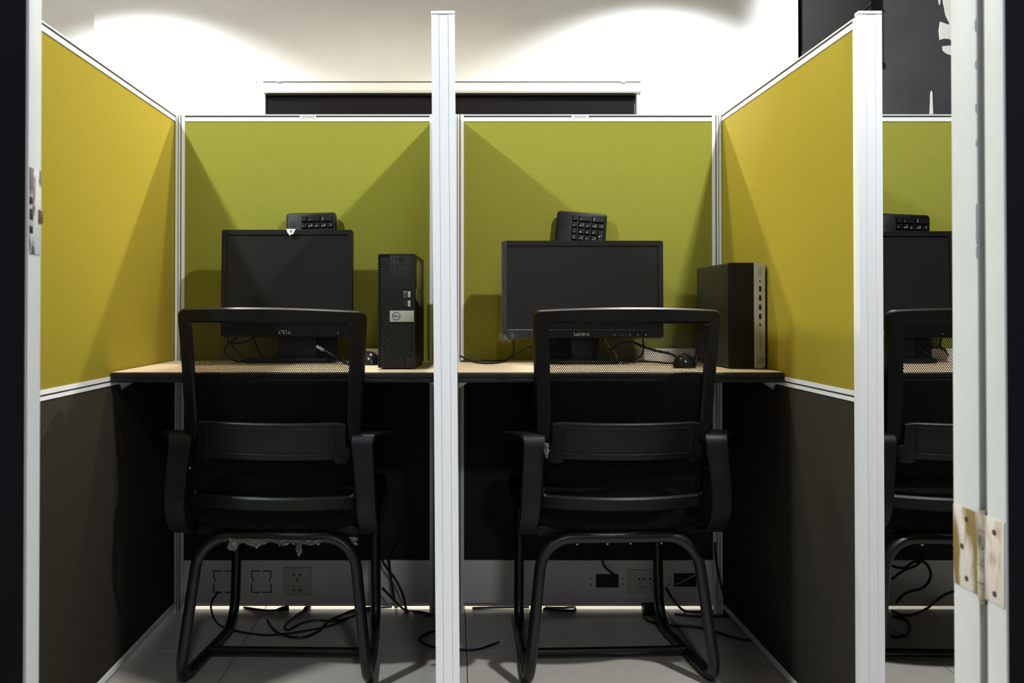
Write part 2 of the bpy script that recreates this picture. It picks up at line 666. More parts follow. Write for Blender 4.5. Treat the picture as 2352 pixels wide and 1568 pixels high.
win = MB()
ring_prism(win, rrect(wx0, wx1, wz0, wz1, 0.002, 1), rrect(wx0 + 0.035, wx1 - 0.035, wz0 + 0.035, wz1 - 0.035, 0.002, 1), WB + 0.06, WB + 0.11)
wn = struct(win.build('window_1', 'white_alu', smooth=False))
MB().box((wx0 + 0.03, WB + 0.08, wz0 + 0.03), (wx1 - 0.03, WB + 0.09, wz1 - 0.03)).build('window_pane', 'glass', wn, smooth=False)

# dark rear wall to the right, set back from the white one
DW = 4.545
dw = struct(MB().box((wall_end, DW, -0.1), (XR, DW + 0.14, CEIL)).build('wall_accent', 'dark_wall', smooth=False))


def mural(pts):
    P = [at(x, y, DW) for x, y in pts]
    MB().prism([(p.x, p.z) for p in P], DW - 0.003, DW).build('painted_mark', 'mural', dw, smooth=False)


mural([(2153, -6), (2156, 4), (2157, 11), (2159, 11), (2160, -6)])
mural([(2163, -30), (2166, 5), (2172, 36), (2181, 54), (2178, 57), (2200, 62), (2215, 30), (2215, -30)])
mural([(2159, 50), (2156, 70), (2158, 92), (2168, 89), (2180, 90), (2190, 96), (2215, 100), (2215, 70), (2190, 60), (2178, 57)])
mural([(2164, 107), (2166, 117), (2174, 124), (2184, 127), (2200, 126), (2215, 112), (2195, 106), (2178, 105)])
mural([(2135, 262), (2137, 212), (2139, 208), (2141, 212), (2142, 240), (2143, 262)])

# charcoal board hanging high on the dark wall
b0, b1 = at(1836, 100, DW - 0.03).x, at(2003, 100, DW - 0.05).x
bz = at(1900, 132, DW - 0.05).z
bd = thing('wall_board', 'charcoal board hung high on the dark wall beside the white wall', 'board', (b0, DW - 0.028, bz))
MB().box((0.002, -0.02, 0), (b1 - b0, 0.028, CEIL - bz - 0.02), 0.003).build('board_panel', 'board', bd)
MB().box((0.002, -0.026, 0.0), (b1 - b0, -0.018, 0.03), 0.002).build('board_rail', 'board', bd)
a, b = at(1965, 40, DW - 0.055), at(2003, 6, DW - 0.055)
MB().tube([(a.x - b0, -0.021, a.z - bz), (b.x - b0, -0.021, b.z - bz)], 0.004, 6).build('board_crease', 'board', bd)

# front wall and the doorway the camera looks through
fw = MB()
fw.box((XL, 0.932, -0.1), (-1.32, 0.962, CEIL))
fw.box((0.535, 0.916, -0.1), (XR, 0.962, CEIL))
fw.box((-1.32, 0.932, 2.12), (0.535, 0.962, CEIL))
struct(fw.build('wall_front', 'front_paint', smooth=False))

d2 = struct(MB().box((-1.32, 0.9325, 0.006), (-0.4315, 0.9605, 2.12), 0.001).build('door_2', 'front_paint', smooth=False))
MB().box((-0.4325, 0.9320, 0.006), (-0.4290, 0.9610, 2.12), 0.0008).build('door_edge', 'jamb', d2)
st = MB().box((-0.4292, 0.9335, 0.957), (-0.4280, 0.9595, 1.045), 0.0006).build('strike_plate', 'strike', d2)
MB().box((-0.4286, 0.9520, 0.990), (-0.4260, 0.9600, 1.004), 0.001).build('latch', 'brass', st)
for z0, z1 in ((0.978, 0.985), (0.992, 1.003), (1.008, 1.015)):
    MB().box((-0.4286, 0.9335, z0), (-0.4272, 0.939, z1), 0.0005).build('slot', 'port', st)

t2 = struct(MB().box((0.520, 0.9145, 0.0), (0.536, 0.9615, 2.12), 0.0015).build('trim_2', 'jamb'))
MB().box((0.5265, 0.900, 0.0), (0.536, 0.916, 2.12)).build('jamb_gap', 'jamb_grey', t2, smooth=False)
random.seed(3)
chips = MB()
for (px, py, hh) in ((2243, 250, 10), (2244, 495, 26), (2246, 540, 22), (2243, 580, 14), (2242, 60, 14), (2244, 150, 9), (2244, 330, 7)):
    p = at(px, py, 0.9165)
    hz = hh * 0.00045
    ww = random.uniform(0.0012, 0.0022)
    chips.prism([(0.9148, p.z - hz), (0.9148 + ww, p.z - hz * 0.4), (0.9148 + ww * 0.7, p.z + hz * 0.6), (0.9150, p.z + hz)], 0.5195, 0.5203, axis='x')
chips.build('paint_chip', 'chip', t2, smooth=False)

d1 = struct(MB().box((0.5225, 0.8695, 0.006), (1.40, 0.9005, 2.10), 0.0015).build('door_1', 'front_paint'))
MB().box((0.5200, 0.8700, 0.006), (0.5228, 0.9010, 2.10), 0.0012).build('door_edge', 'jamb', d1)
hz0, hz1 = at(2250, 1378, 0.908).z, at(2250, 1178, 0.908).z
hg = MB()
nseg = 5
for i in range(nseg):
    a = hz0 + (hz1 - hz0) * i / nseg
    b = hz0 + (hz1 - hz0) * (i + 1) / nseg
    hg.cyl((0.5200, 0.9075, a + 0.0008), (0.5200, 0.9075, b - 0.0008), 0.0052 if i % 2 else 0.0050, 14)
hg.cyl((0.5200, 0.9075, hz0 - 0.003), (0.5200, 0.9075, hz1 + 0.003), 0.0040, 12)
h = hg.build('hinge', 'barrel', d1)
MB().box((0.5185, 0.9115, hz0 + 0.003), (0.5199, 0.9590, hz1 - 0.001), 0.0004).build('hinge_leaf', 'hinge', h)
MB().box((0.5187, 0.8712, hz0 + 0.003), (0.5200, 0.9040, hz1 - 0.001), 0.0004).build('hinge_leaf', 'hinge2', h)
for (yy, t) in ((0.934, 0.86), (0.942, 0.52), (0.934, 0.16), (0.886, 0.84), (0.886, 0.15)):
    z = hz0 + (hz1 - hz0) * t
    MB().cyl((0.5178, yy, z), (0.5190, yy, z), 0.0028, 10).build('screw', 'screw', h)

# skirting of the rear and left walls
struct(MB().box((wall_start, WB - 0.012, 0), (wall_end, WB, 0.09), 0.003).build('baseboard_back', 'wall'))
struct(MB().box((XL, 1.0, 0), (XL + 0.012, WB + 0.035, 0.09), 0.003).build('baseboard_left', 'wall'))

# ceiling lamps, the last one added as fill
lamp_lbl = ['recessed downlight in the ceiling by the rear left corner', 'recessed downlight in the ceiling by the window',
            'recessed downlight in the ceiling over the left aisle', 'recessed downlight in the ceiling over the right cubicles', 'added fill lamp in the ceiling behind the middle partition']
for (x, y), lb in zip(LAMPS, lamp_lbl):
    t = thing('ceiling_downlight', lb, 'light', (x, y, CEIL), group='recessed ceiling downlights')
    mb = MB()
    secs = []
    for k in range(28):
        a = 2 * math.pi * k / 28
        secs.append([(r_ * math.cos(a), r_ * math.sin(a), z_) for r_, z_ in ((0.085, 0.0), (0.083, -0.006), (0.068, -0.007), (0.066, 0.0))])
    mb.sections(secs, closed=True)
    mb.build('trim_ring', 'white_alu', t)
    MB().cyl((0, 0, -0.004), (0, 0, -0.001), 0.066, 28).build('diffuser', 'lamp', t)

# roller blind in the window
rb = thing('roller_blind', 'black roller blind with white cassette over the rear window', 'blind', (0, WB, 1.0))
c0, c1 = at(604, 200, WB - 0.05), at(1472, 200, WB - 0.05)
ct, cb = at(1000, 187, WB - 0.055).z - 1.0, at(1000, 213, WB - 0.055).z - 1.0
prof = [(-0.002, ct), (-0.050, ct), (-0.056, ct - 0.006), (-0.058, cb + 0.012), (-0.052, cb), (-0.002, cb)]
MB().prism(prof, c0.x, c1.x, axis='x', bev=0.001).build('cassette', 'cassette', rb)
MB().box((c0.x + 0.002, -0.0575, ct - 0.0045), (c1.x - 0.002, -0.02, ct - 0.0005)).build('top_shadow_strip', 'recess_dark', rb, smooth=False)  # dark strip paints the shadow gap along the cassette top
MB().box((c0.x + 0.02, -0.050, cb - 0.012), (c1.x - 0.03, -0.030, cb + 0.004), 0.002).build('hem_roller', 'blind', rb)
MB().box((at(613, 230, WB - 0.03).x, -0.032, 0.02), (at(1457, 230, WB - 0.03).x, -0.029, cb)).build('blind_fabric', 'blind', rb, smooth=False)
for px0, px1 in ((605, 611), (1460, 1471)):
    MB().box((at(px0, 230, WB - 0.02).x, -0.045, 0.0), (at(px1, 230, WB - 0.02).x, -0.002, cb), 0.001).build('side_channel', 'cassette', rb)
ch = MB()
cxx = at(1463, 230, WB - 0.05).x
for k in range(60):
    ch.ball((cxx, -0.052, 0.35 + (cb - 0.36) * k / 60 + 0.001), 0.0030, 6)
ch.cyl((cxx, -0.052, 0.35), (cxx, -0.052, cb), 0.0009, 6)
ch.build('bead_chain', 'seam', rb, kind='stuff')
for px in (641, 1432):
    p = at(px, 189, WB - 0.055)
    MB().box((p.x - 0.012, -0.060, p.z - 1.0 - 0.004), (p.x + 0.012, -0.054, p.z - 1.0 + 0.002), 0.001).build('clip', 'seam', rb)

# ------------------------------------------------------------------ cubicle partitions
YB, YF, TH = 2.75, 1.835, 0.046
ZTOP = 1.484


def rail_profile(z0, z1, g0, g1, depth=0.004):
    h = TH / 2
    return [(-h, z0), (h, z0), (h, g0), (h - depth, g0), (h - depth, g1), (h, g1), (h, z1), (-h, z1),
            (-h, g1), (-h + depth, g1), (-h + depth, g0), (-h, g0)]


def partition(name, label, origin, rotz, L, back, lean=0.0, stile=0.012):
    """panel runs along local x from 0 to L, faces at y = -+TH/2"""
    t = thing(name, label, 'partition', origin, (0, lean, rotz), group='cubicle partitions')
    h = TH / 2
    for nm, z0, z1, g0, g1 in (('top_rail', 1.4635, ZTOP, 1.4755, 1.4805), ('middle_rail', 0.7170, 0.7390, 0.7250, 0.7290)):
        o = MB().prism(rail_profile(z0, z1, g0, g1), stile, L - stile, axis='x').build(nm, 'white_alu', t, smooth=False)
        MB().box((stile, -h + 0.0025, g0), (L - stile, h - 0.0025, g1)).build('groove_shade', 'recess_dark', o, smooth=False)  # dark insert stands in for shade inside the rail groove
    zb = 0.158 if back else 0.030
    MB().box((stile, -h + 0.002, 0.7390), (L - stile, h - 0.002, 1.4635), 0.002).build('upper_fabric', 'lime' if back else 'yellow', t)
    MB().box((stile, -h + 0.002, zb), (L - stile, h - 0.002, 0.7170), 0.002).build('lower_fabric', 'brown', t)
    for x0 in (0, L - stile):
        if back:
            mb = MB()
            w_ = stile
            for a_, b_, d_ in ((0, 0.26, 0.0), (0.26, 0.34, 0.003), (0.34, 0.50, 0.001), (0.50, 0.66, 0.005), (0.66, 1.0, 0.0)):
                if x0 == 0:
                    a2, b2 = a_, b_
                else:
                    a2, b2 = 1 - b_, 1 - a_
                mb.box((x0 + w_ * a2, -h + d_, 0.0), (x0 + w_ * b2, h - d_, ZTOP + 0.0005))
            so = mb.build('stile', 'white_alu', t, smooth=False)
            c_ = 0.58 if x0 == 0 else 0.42
            MB().box((x0 + w_ * (c_ - 0.07), -h + 0.0035, 0.0), (x0 + w_ * (c_ + 0.07), h - 0.0035, ZTOP - 0.001)).build('channel', 'grey_alu', so, smooth=False)
            MB().box((x0 + w_ * (0.28 if x0 == 0 else 0.70), -h + 0.0018, 0.0), (x0 + w_ * (0.31 if x0 == 0 else 0.73), h - 0.0018, ZTOP - 0.001)).build('channel', 'recess_dark', so, smooth=False)
        else:
            MB().box((x0, -h, 0.0), (x0 + stile, h, ZTOP), 0.001).build('stile', 'white_alu', t)
    if back:
        MB().box((stile, -h + 0.001, 0.031), (L - stile, h - 0.001, 0.157), 0.0015).build('raceway', 'raceway', t)
        MB().box((stile, h - 0.010, 0.010), (L - stile, h - 0.003, 0.034), 0.0015).build('rear_light_block', 'raceway', t)  # unseen strip added to block light leaking under the raceway
    else:
        MB().box((stile, -h + 0.001, 0.012), (L - stile, h - 0.001, 0.030), 0.001).build('bottom_rail', 'white_alu', t)
        # extruded end post that closes the front of the panel
        post = MB()
        pw = 0.0465
        for a_, b_, d_ in ((-pw / 2, -pw / 2 + 0.0130, 0.0), (-pw / 2 + 0.0134, pw / 2 - 0.0150, 0.0006), (pw / 2 - 0.0146, pw / 2, 0.0)):
            post.box((-0.0165 + d_, a_, 0.0), (-0.0015, b_, 1.4840))
        po = post.build('end_post', 'white_alu', t, smooth=False)
        MB().box((-0.0140, -pw / 2 + 0.002, 0.0), (-0.003, pw / 2 - 0.002, 1.4835)).build('post_core', 'seam', po, smooth=False)
        MB().box((-0.0172, -pw / 2 - 0.0004, 1.4850), (0.002, pw / 2 + 0.0004, 1.4915), 0.0012).build('end_cap', 'white_alu', t)
    return t


XLI, XD0, XD1, XRI = -0.828, -0.041, 0.005, 0.802
XR2 = XRI + TH
SL = YB + TH - YF
pL = partition('cubicle_partition', 'mustard side partition at the far left, beside the white-edged dark door', (XLI - TH / 2, YF, 0), R(90), SL, False)
pD = partition('cubicle_partition', 'middle dividing partition with tall white front post between the two desks', (-0.0165, YF, 0), R(90), SL, False, lean=0.0)
pD.rotation_euler = (R(0.0), R(-0.40), 0)
pD.rotation_euler = Matrix.Rotation(R(-0.40), 3, 'Y').to_4x4().to_euler() if False else (Matrix.Rotation(R(-0.42), 4, 'Y') @ Matrix.Rotation(R(90), 4, 'Z')).to_euler()
pD.location = (-0.0085, YF, 0)
pR = partition('cubicle_partition', 'orange-lit side partition right of the tower with silver strip', (XRI + TH / 2, YF, 0), R(90), SL, False)

B1 = partition('back_partition', 'back partition behind the square monitor, marked STATION #18', (XLI, YB + TH / 2, 0), 0, XD0 - XLI, True, stile=0.028)
B2 = partition('back_partition', 'back partition behind the wide monitor, marked STATION #17', (XD1, YB + TH / 2, 0), 0, XRI - XD1, True, stile=0.028)
B3 = partition('back_partition', 'back partition of the half-hidden cubicle, under the white wall lettering', (XR2, YB + TH / 2, 0), 0, 0.822, True, stile=0.028)


def on(o, px, py, dy=0.0):
    """local point of a back partition on its front face"""
    p = at(px, py, YB)
    return Vector((p.x - o.location.x, -TH / 2 - dy, p.z))


for o, px0, px1, txt in ((B1, 689, 726, 'STATION #18'), (B2, 1313, 1352, 'STATION #17')):
    a, b = on(o, px0, 264.5), on(o, px1, 271.5)
    lab = MB().box((a.x, a.y - 0.0010, b.z), (b.x, a.y + 0.003, a.z)).build('station_label', 'label', o, smooth=False)
    text_at(MB(), txt, 0.0068, ((a.x + b.x) / 2, a.y - 0.0012, (a.z + b.z) / 2), sx=0.92).build('lettering', 'ink', lab, smooth=False)

# sockets and knock-outs on the raceways
FY = -TH / 2 + 0.001


def knockout(o, px0, px1, py0, py1):
    a, b = on(o, px0, py0), on(o, px1, py1)
    w_ = 0.0028
    cx, cz = (a.x + b.x) / 2, (a.z + b.z) / 2
    g = 0.0035
    mb = MB()
    y0, y1 = FY - 0.0006, FY + 0.002
    for s in (a.z, b.z):
        mb.box((a.x, y0, s - w_ / 2), (cx - g, y1, s + w_ / 2))
        mb.box((cx + g, y0, s - w_ / 2), (b.x, y1, s + w_ / 2))
    for s, d in ((a.x, 1), (b.x, -1)):
        mb.box((s - w_ / 2, y0, cz + 0.010), (s + w_ / 2, y1, a.z))
        mb.box((s - w_ / 2, y0, b.z), (s + w_ / 2, y1, cz - 0.006))
        mb.box((s + d * 0.003 - w_ / 2, y0, cz), (s + d * 0.003 + w_ / 2, y1, cz + 0.012))
    mb.build('knockout', 'port', o, smooth=False)


knockout(B1, 491, 535, 1311, 1360)
knockout(B1, 578, 622, 1311, 1360)


def plate(o, px0, px1, py0, py1):
    a, b = on(o, px0, py0), on(o, px1, py1)
    mb = MB().box((a.x, FY - 0.006, b.z), (b.x, FY + 0.001, a.z), 0.0018)
    return mb.build('socket_plate', 'socket', o), a, b


def pins(o, parent, lst, size):
    mb = MB()
    for px, py, ang in lst:
        p = on(o, px, py)
        m = Matrix.Translation((p.x, 0, p.z)) @ Matrix.Rotation(R(ang), 4, 'Y')
        mb.box((-size[0] / 2, FY - 0.0068, -size[1] / 2), (size[0] / 2, FY - 0.004, size[1] / 2), mtx=m)
    mb.build('socket_slots', 'port', parent, smooth=False, kind='stuff')


s1, a, b = plate(B1, 652, 716, 1303, 1368)
pins(B1, s1, [(676, 1318, 12), (690, 1318, -12), (683, 1331, 90), (676, 1354, 12), (690, 1354, -12)], (0.0075, 0.0042))
MB().box((on(B1, 662, 1312).x, FY - 0.0064, on(B1, 700, 1362).z), (on(B1, 701, 1312).x, FY - 0.005, on(B1, 700, 1312).z), 0.0004).build('socket_insert', 'socket', s1)
s2, a, b = plate(B2, 1441, 1515, 1307, 1363)
pins(B2, s2, [(1468, 1328, 0), (1479, 1328, 0), (1493, 1328, 0), (1506, 1328, 0)], (0.006, 0.0045))
pins(B2, s2, [(1473, 1334, 90), (1499, 1334, 90), (1469, 1346, 55), (1479, 1346, -55), (1495, 1346, 55), (1505, 1346, -55)], (0.006, 0.002))
for px0, px1, py0, py1 in ((1369, 1421, 1318, 1349), (1548, 1600, 1316, 1347)):
    a, b = on(B2, px0, py0), on(B2, px1, py1)
    o = MB().box((a.x, FY - 0.0008, b.z), (b.x, FY + 0.004, a.z)).build('cable_opening', 'port', B2, smooth=False)
    MB().box((a.x + 0.014, FY - 0.0018, b.z + 0.003), (b.x - 0.008, FY + 0.003, a.z - 0.012), 0.001).build('cable_tray', 'pcpanel', o)
    sc = MB()
    for qx, qy in ((px0 - 11, 1327), (px0 - 11, 1342), (px1 + 10, 1327), (px1 + 10, 1342)):
        p = on(B2, qx, qy)
        sc.cyl((p.x, FY - 0.0015, p.z), (p.x, FY + 0.001, p.z), 0.0020, 8)
    sc.build('screw_hole', 'port', B2)
a = on(B2, 1600, 1318)
b = on(B2, 1552, 1342)
MB().tube([(b.x, FY - 0.002, b.z), (a.x, FY - 0.002, a.z)], 0.0012, 6).build('paper_sliver', 'label', B2)

# ------------------------------------------------------------------ desks
YD = 2.232
ZD = 0.75


def desk(label, x0, x1):
    t = thing('desk', label, 'desk', (x0, YD, 0), group='cubicle desks')
    L = x1 - x0
    MB().box((0.002, 0.006, ZD - 0.024), (L - 0.002, YB - YD - 0.001, ZD), 0.001).build('desktop', 'wood', t, smooth=False)
    # black T-moulding along the front with a shallow groove
    pr = [(0.006, ZD - 0.0008), (0.001, ZD - 0.0015), (-0.001, ZD - 0.004), (-0.001, ZD - 0.0115), (0.0012, ZD - 0.013), (0.0012, ZD - 0.0155),
          (-0.001, ZD - 0.017), (-0.001, ZD - 0.021), (0.001, ZD - 0.0245), (0.006, ZD - 0.0255)]
    MB().prism(pr, 0.002, L - 0.002, axis='x').build('edge_band', 'edge', t, smooth=False)
    for x, sgn in ((0.0, 1), (L, -1)):
        br = MB()
        br.prism([(x + sgn * 0.002, ZD - 0.026), (x + sgn * 0.034, ZD - 0.026), (x + sgn * 0.006, ZD - 0.045)], 0.075, 0.078)
        br.prism([(x + sgn * 0.002, ZD - 0.0245), (x + sgn * 0.034, ZD - 0.0245), (x + sgn * 0.034, ZD - 0.0265), (x + sgn * 0.002, ZD - 0.0265)], 0.06, 0.22)
        br.prism([(0.05, ZD - 0.026), (0.22, ZD - 0.026), (0.075, ZD - 0.048)], x + sgn * 0.001, x + sgn * 0.004, axis='x')
        br.prism([(x + sgn * 0.030, ZD - 0.026), (x + sgn * 0.050, ZD - 0.026), (x + sgn * 0.034, ZD - 0.040)], 0.17, 0.173)
        br.build('bracket', 'steel', t, smooth=False)
    return t


DK1 = desk('maple desk with black front edge carrying the square monitor', XLI, -0.030)
DK2 = desk('maple desk with black front edge carrying the wide monitor', 0.010, XRI)
DK3 = desk('maple desk of the half-hidden cubicle behind the right post', XR2, XR2 + 0.81)


# ------------------------------------------------------------------ chairs
def back_y(x, z):
    """rear-to-front position of the curved, reclined backrest"""
    lean = 0.030 - 0.085 * ((z - 0.40) / 0.5)
    bow = -0.058 * (1 - (x / 0.215) ** 2)
    return lean + bow


def half_w(z):
    t = max(0.0, min(1.0, (z - 0.43) / 0.46))
    return 0.205 + 0.017 * t ** 1.3


def make_chair(label, loc, rot):
    t = thing('office_chair', label, 'chair', loc, rot, group='black mesh chairs')
    r = 0.0137
    # one bent tube: front leg, runner, rear loop, runner, front leg
    L_ = [(-0.196, 0.425, 0.372), (-0.200, 0.405, r), (-0.226, -0.004, r), (-0.186, 0.030, 0.352)]
    pts = L_ + [(-x, y, z) for x, y, z in L_[::-1]]
    path = fillet(pts, [0, 0.085, 0.052, 0.080, 0.080, 0.052, 0.085, 0], 9)
    MB().tube(path, r, 14).build('sled_frame', 'tube', t)
    MB().cyl((-0.214, 0.19, 0.020), (0.214, 0.19, 0.020), 0.0105, 12).build('cross_bar', 'tube', t)
    for x in (-0.104, -0.030, 0.026, 0.102):
        MB().ball((x, 0.028, 0.3375), 0.0042, 8, (1, 1, 0.7)).build('bolt', 'chrome', t)
    # seat: upholstered cushion on a thin pan
    seat = MB()
    tb = bmesh.new()
    bmesh.ops.create_cube(tb, size=1.0)
    bmesh.ops.subdivide_edges(tb, edges=list(tb.edges), cuts=5, use_grid_fill=True)
    for v in tb.verts:
        x, y, z = v.co * 2
        n4 = (abs(x) ** 6 + abs(y) ** 6 + abs(z) ** 6) ** (1 / 6)
        q = Vector((x, y, z)) / max(n4, 1e-6)
        m = max(abs(x), abs(y), abs(z))
        q = q * m
        yy = 0.255 + q.y * 0.225
        zz = 0.404 + q.z * 0.038
        zz += 0.014 * (q.y if q.y < 0.4 else 0.4 - (q.y - 0.4) * 2.2) * 0.8
        zz += 0.010 * abs(q.x) ** 2
        v.co = (q.x * (0.222 + 0.012 * (q.y + 1) / 2), yy, zz)
    seat._merge(tb)
    seat.build('seat', 'seat', t)
    MB().box((-0.200, 0.048, 0.351), (0.200, 0.44, 0.378), 0.008).build('seat_pan', 'plastic', t)
    # back frame
    Z0, Z1 = 0.428, 0.900
    n = 14
    outer, inner = [], []
    hw = half_w

    def ring(inset_side, inset_top, inset_bot, rad_t, rad_b):
        out = []
        zt, zb = Z1 - inset_top, Z0 + inset_bot

        def ins(z):                       # the uprights slim down behind the arms
            t_ = max(0.0, min(1.0, (z - 0.545) / 0.075))
            return inset_side * (0.45 + 0.55 * t_ * t_ * (3 - 2 * t_))
        # right side up, top right corner, top, top left corner, left side down, bottom corners, bottom
        def side(s, zs):
            return [(s * (hw(z) - ins(z)), z) for z in zs]
        zr = [zb + rad_b + (zt - rad_t - zb - rad_b) * k / n for k in range(n + 1)]
        out += side(1, zr)
        xr = hw(zt) - ins(zt)
        for k in range(1, 6):
            a = R(90 * k / 6)
            out.append((xr - rad_t + rad_t * math.cos(a), zt - rad_t + rad_t * math.sin(a)))
        for k in range(0, 13):
            out.append((xr - rad_t - (2 * (xr - rad_t)) * k / 12, zt))
        for k in range(1, 6):
            a = R(90 + 90 * k / 6)
            out.append((-xr + rad_t + rad_t * math.cos(a), zt - rad_t + rad_t * math.sin(a)))
        out += side(-1, zr[::-1])
        xb = hw(zb) - ins(zb)
        for k in range(1, 6):
            a = R(180 + 90 * k / 6)
            out.append((-xb + rad_b + rad_b * math.cos(a), zb + rad_b + rad_b * math.sin(a)))
        for k in range(0, 13):
            out.append((-xb + rad_b + 2 * (xb - rad_b) * k / 12, zb))
        for k in range(1, 6):
            a = R(270 + 90 * k / 6)
            out.append((xb - rad_b + rad_b * math.cos(a), zb + rad_b + rad_b * math.sin(a)))
        return out
    outer = ring(0, 0, 0, 0.018, 0.012)
    inner = ring(0.034, 0.032, 0.034, 0.008, 0.012)
    secs = []
    for (ox, oz), (ix, iz) in zip(outer, inner):
        arch = 0.006 * (1 - (ox / 0.22) ** 2) * max(0, (oz - 0.85) / 0.05)
        oz2 = oz + arch
        iz2 = iz + 0.006 * (1 - (ix / 0.22) ** 2) * max(0, (iz - 0.85) / 0.05)
        s = []
        d = Vector((ix - ox, 0, iz2 - oz2))
        for u, yo in ((0.0, -0.004), (0.12, -0.011), (0.85, -0.011), (1.0, -0.006), (1.0, 0.006), (0.85, 0.010), (0.12, 0.010), (0.0, 0.004)):
            x, z = ox + d.x * u, oz2 + d.z * u
            s.append((x, back_y(x, z) + yo, z))
        secs.append(s)
    MB().sections(secs, closed=True).build('back_frame', 'plastic', t)
    # net stretched in the frame

    def netp(u, v):
        z = Z0 + 0.022 + (Z1 - 0.020 - Z0 - 0.022) * v
        x = (u * 2 - 1) * (hw(z) - 0.022)
        return (x, back_y(x, z) + 0.004, z)
    MB().grid(netp, 16, 22, lambda u, v: netp(u, v)[0::2]).build('back_net', 'net', t)
    # lumbar plate with a raised rim and lugs

    def lumb(mb, x0, x1, zb, zt, yo, thick, rad):
        # curved plate: rows of vertices over x
        nx = 18
        cs = []
        for k in range(nx + 1):
            x = x0 + (x1 - x0) * k / nx
            e = min(x - x0, x1 - x)
            ins = 0.0
            if e < rad:
                ins = rad - math.sqrt(max(0, rad * rad - (rad - e) ** 2))
            a, b = zb + ins, zt - ins
            y = lambda z: back_y(x, z) + yo
            cs.append([(x, y(a), a), (x, y(a) - thick * 0.8, a + 0.0015), (x, y(a) - thick, a + 0.004), (x, y(b) - thick, b - 0.004),
                       (x, y(b) - thick * 0.8, b - 0.0015), (x, y(b), b)])
        mb.sections(cs)
        return mb
    lp = MB()
    lumb(lp, -0.174, 0.174, 0.551, 0.640, -0.004, 0.010, 0.004)
    for sx in (-1, 1):
        lumb(lp, min(sx * 0.148, sx * 0.184), max(sx * 0.148, sx * 0.184), 0.540, 0.585, -0.004, 0.009, 0.010)
    lo = lp.build('lumbar_plate', 'plastic', t)
    nx = 20
    rim = []
    for k, (x, z) in enumerate(rrect(-0.150, 0.150, 0.566, 0.626, 0.008, 4)):
        rim.append((x, z))
    dense = []
    for i in range(len(rim)):
        (xa, za), (xb, zb_) = rim[i], rim[(i + 1) % len(rim)]
        m_ = max(1, int(abs(xa - xb) / 0.02))
        for k in range(m_):
            dense.append((xa + (xb - xa) * k / m_, za + (zb_ - za) * k / m_))
    pl = [Vector((x, back_y(x, z) - 0.0142, z)) for x, z in dense]
    MB().tube(pl + [pl[0]], 0.0016, 6, cap=False).build('raised_rim', 'plastic', lo)
    # arms: broad band rising at the rear, sweeping into a flat pad
    for s in (-1, 1):
        ctrl = [(0.190, 0.135, 0.366, 0.044, 0.012), (0.218, 0.085, 0.364, 0.046, 0.012), (0.228, 0.012, 0.374, 0.047, 0.012), (0.227, -0.036, 0.425, 0.048, 0.012),
                (0.224, -0.043, 0.490, 0.049, 0.012), (0.219, -0.037, 0.550, 0.051, 0.012), (0.216, -0.032, 0.592, 0.056, 0.013), (0.222, -0.014, 0.604, 0.062, 0.013),
                (0.2465, 0.034, 0.602, 0.070, 0.013), (0.249, 0.12, 0.590, 0.074, 0.015), (0.247, 0.21, 0.574, 0.062, 0.016), (0.244, 0.265, 0.562, 0.040, 0.012)]
        cp = spline([c[:3] for c in ctrl], 5)
        wd = spline([(c[3], c[4], 0) for c in ctrl], 5)
        secs = []
        for i, p in enumerate(cp):
            a_, b_ = cp[max(0, i - 1)], cp[min(len(cp) - 1, i + 1)]
            tg = (b_ - a_)
            tg.x = 0
            tg.normalize()
            nr = Vector((0, -tg.z, tg.y))
            W, T = wd[i].x / 2, wd[i].y / 2
            s_ = []
            for u, v in ((-1, -0.45), (-0.86, -1), (0.86, -1), (1, -0.45), (1, 0.45), (0.86, 1), (-0.86, 1), (-1, 0.45)):
                q = p + Vector((1, 0, 0)) * (u * W) + nr * (v * T)
                s_.append((q.x * s, q.y, q.z))
            secs.append(s_)
        MB().sections(secs).build('armrest', 'plastic', t)
        MB().ball((s * 0.199, back_y(0.199, 0.525) - 0.006, 0.525), 0.0052, 8).build('bolt', 'chrome', t)
    return t


CH1 = make_chair('black mesh office chair at the square monitor, torn plastic under its seat', (-0.4265, 2.205, 0), (0, 0, R(-1.5)))
CH2 = dup(CH1, (0.4045, 2.205, 0), (0, 0, R(2.8)), 'black mesh office chair at the wide monitor, next to the mustard right partition')
CH3 = dup(CH1, (1.2300, 2.190, 0), (0, 0, R(-2.5)), 'black mesh office chair cut off by the white hinged jamb')

for ch_ in CH1.children:
    if ch_.name.split('.')[0] in ('back_frame', 'back_net', 'lumbar_plate'):
        ch_.rotation_euler = (0, R(0.8), 0)
        ch_.location = (-0.43 * math.sin(R(0.8)), 0, 0)

# torn protective plastic left on the first chair, tape scrap on the second
random.seed(11)


def rag(parent, x0, x1, y, z, hts, name='plastic_scrap'):
    nn = len(hts) - 1

    def f(u, v):
        i = min(nn - 1, int(u * nn))
        h_ = hts[i] + (hts[i + 1] - hts[i]) * (u * nn - i)
        return (x0 + (x1 - x0) * u + 0.003 * math.sin(7 * v + u * 14), y - 0.016 + 0.004 * math.sin(u * 31 + v * 4) + 0.002 * math.sin(u * 67 - v * 9) - 0.004 * v, z - h_ * v)
    MB().grid(f, nn * 6, 8).build(name, 'rag', parent)


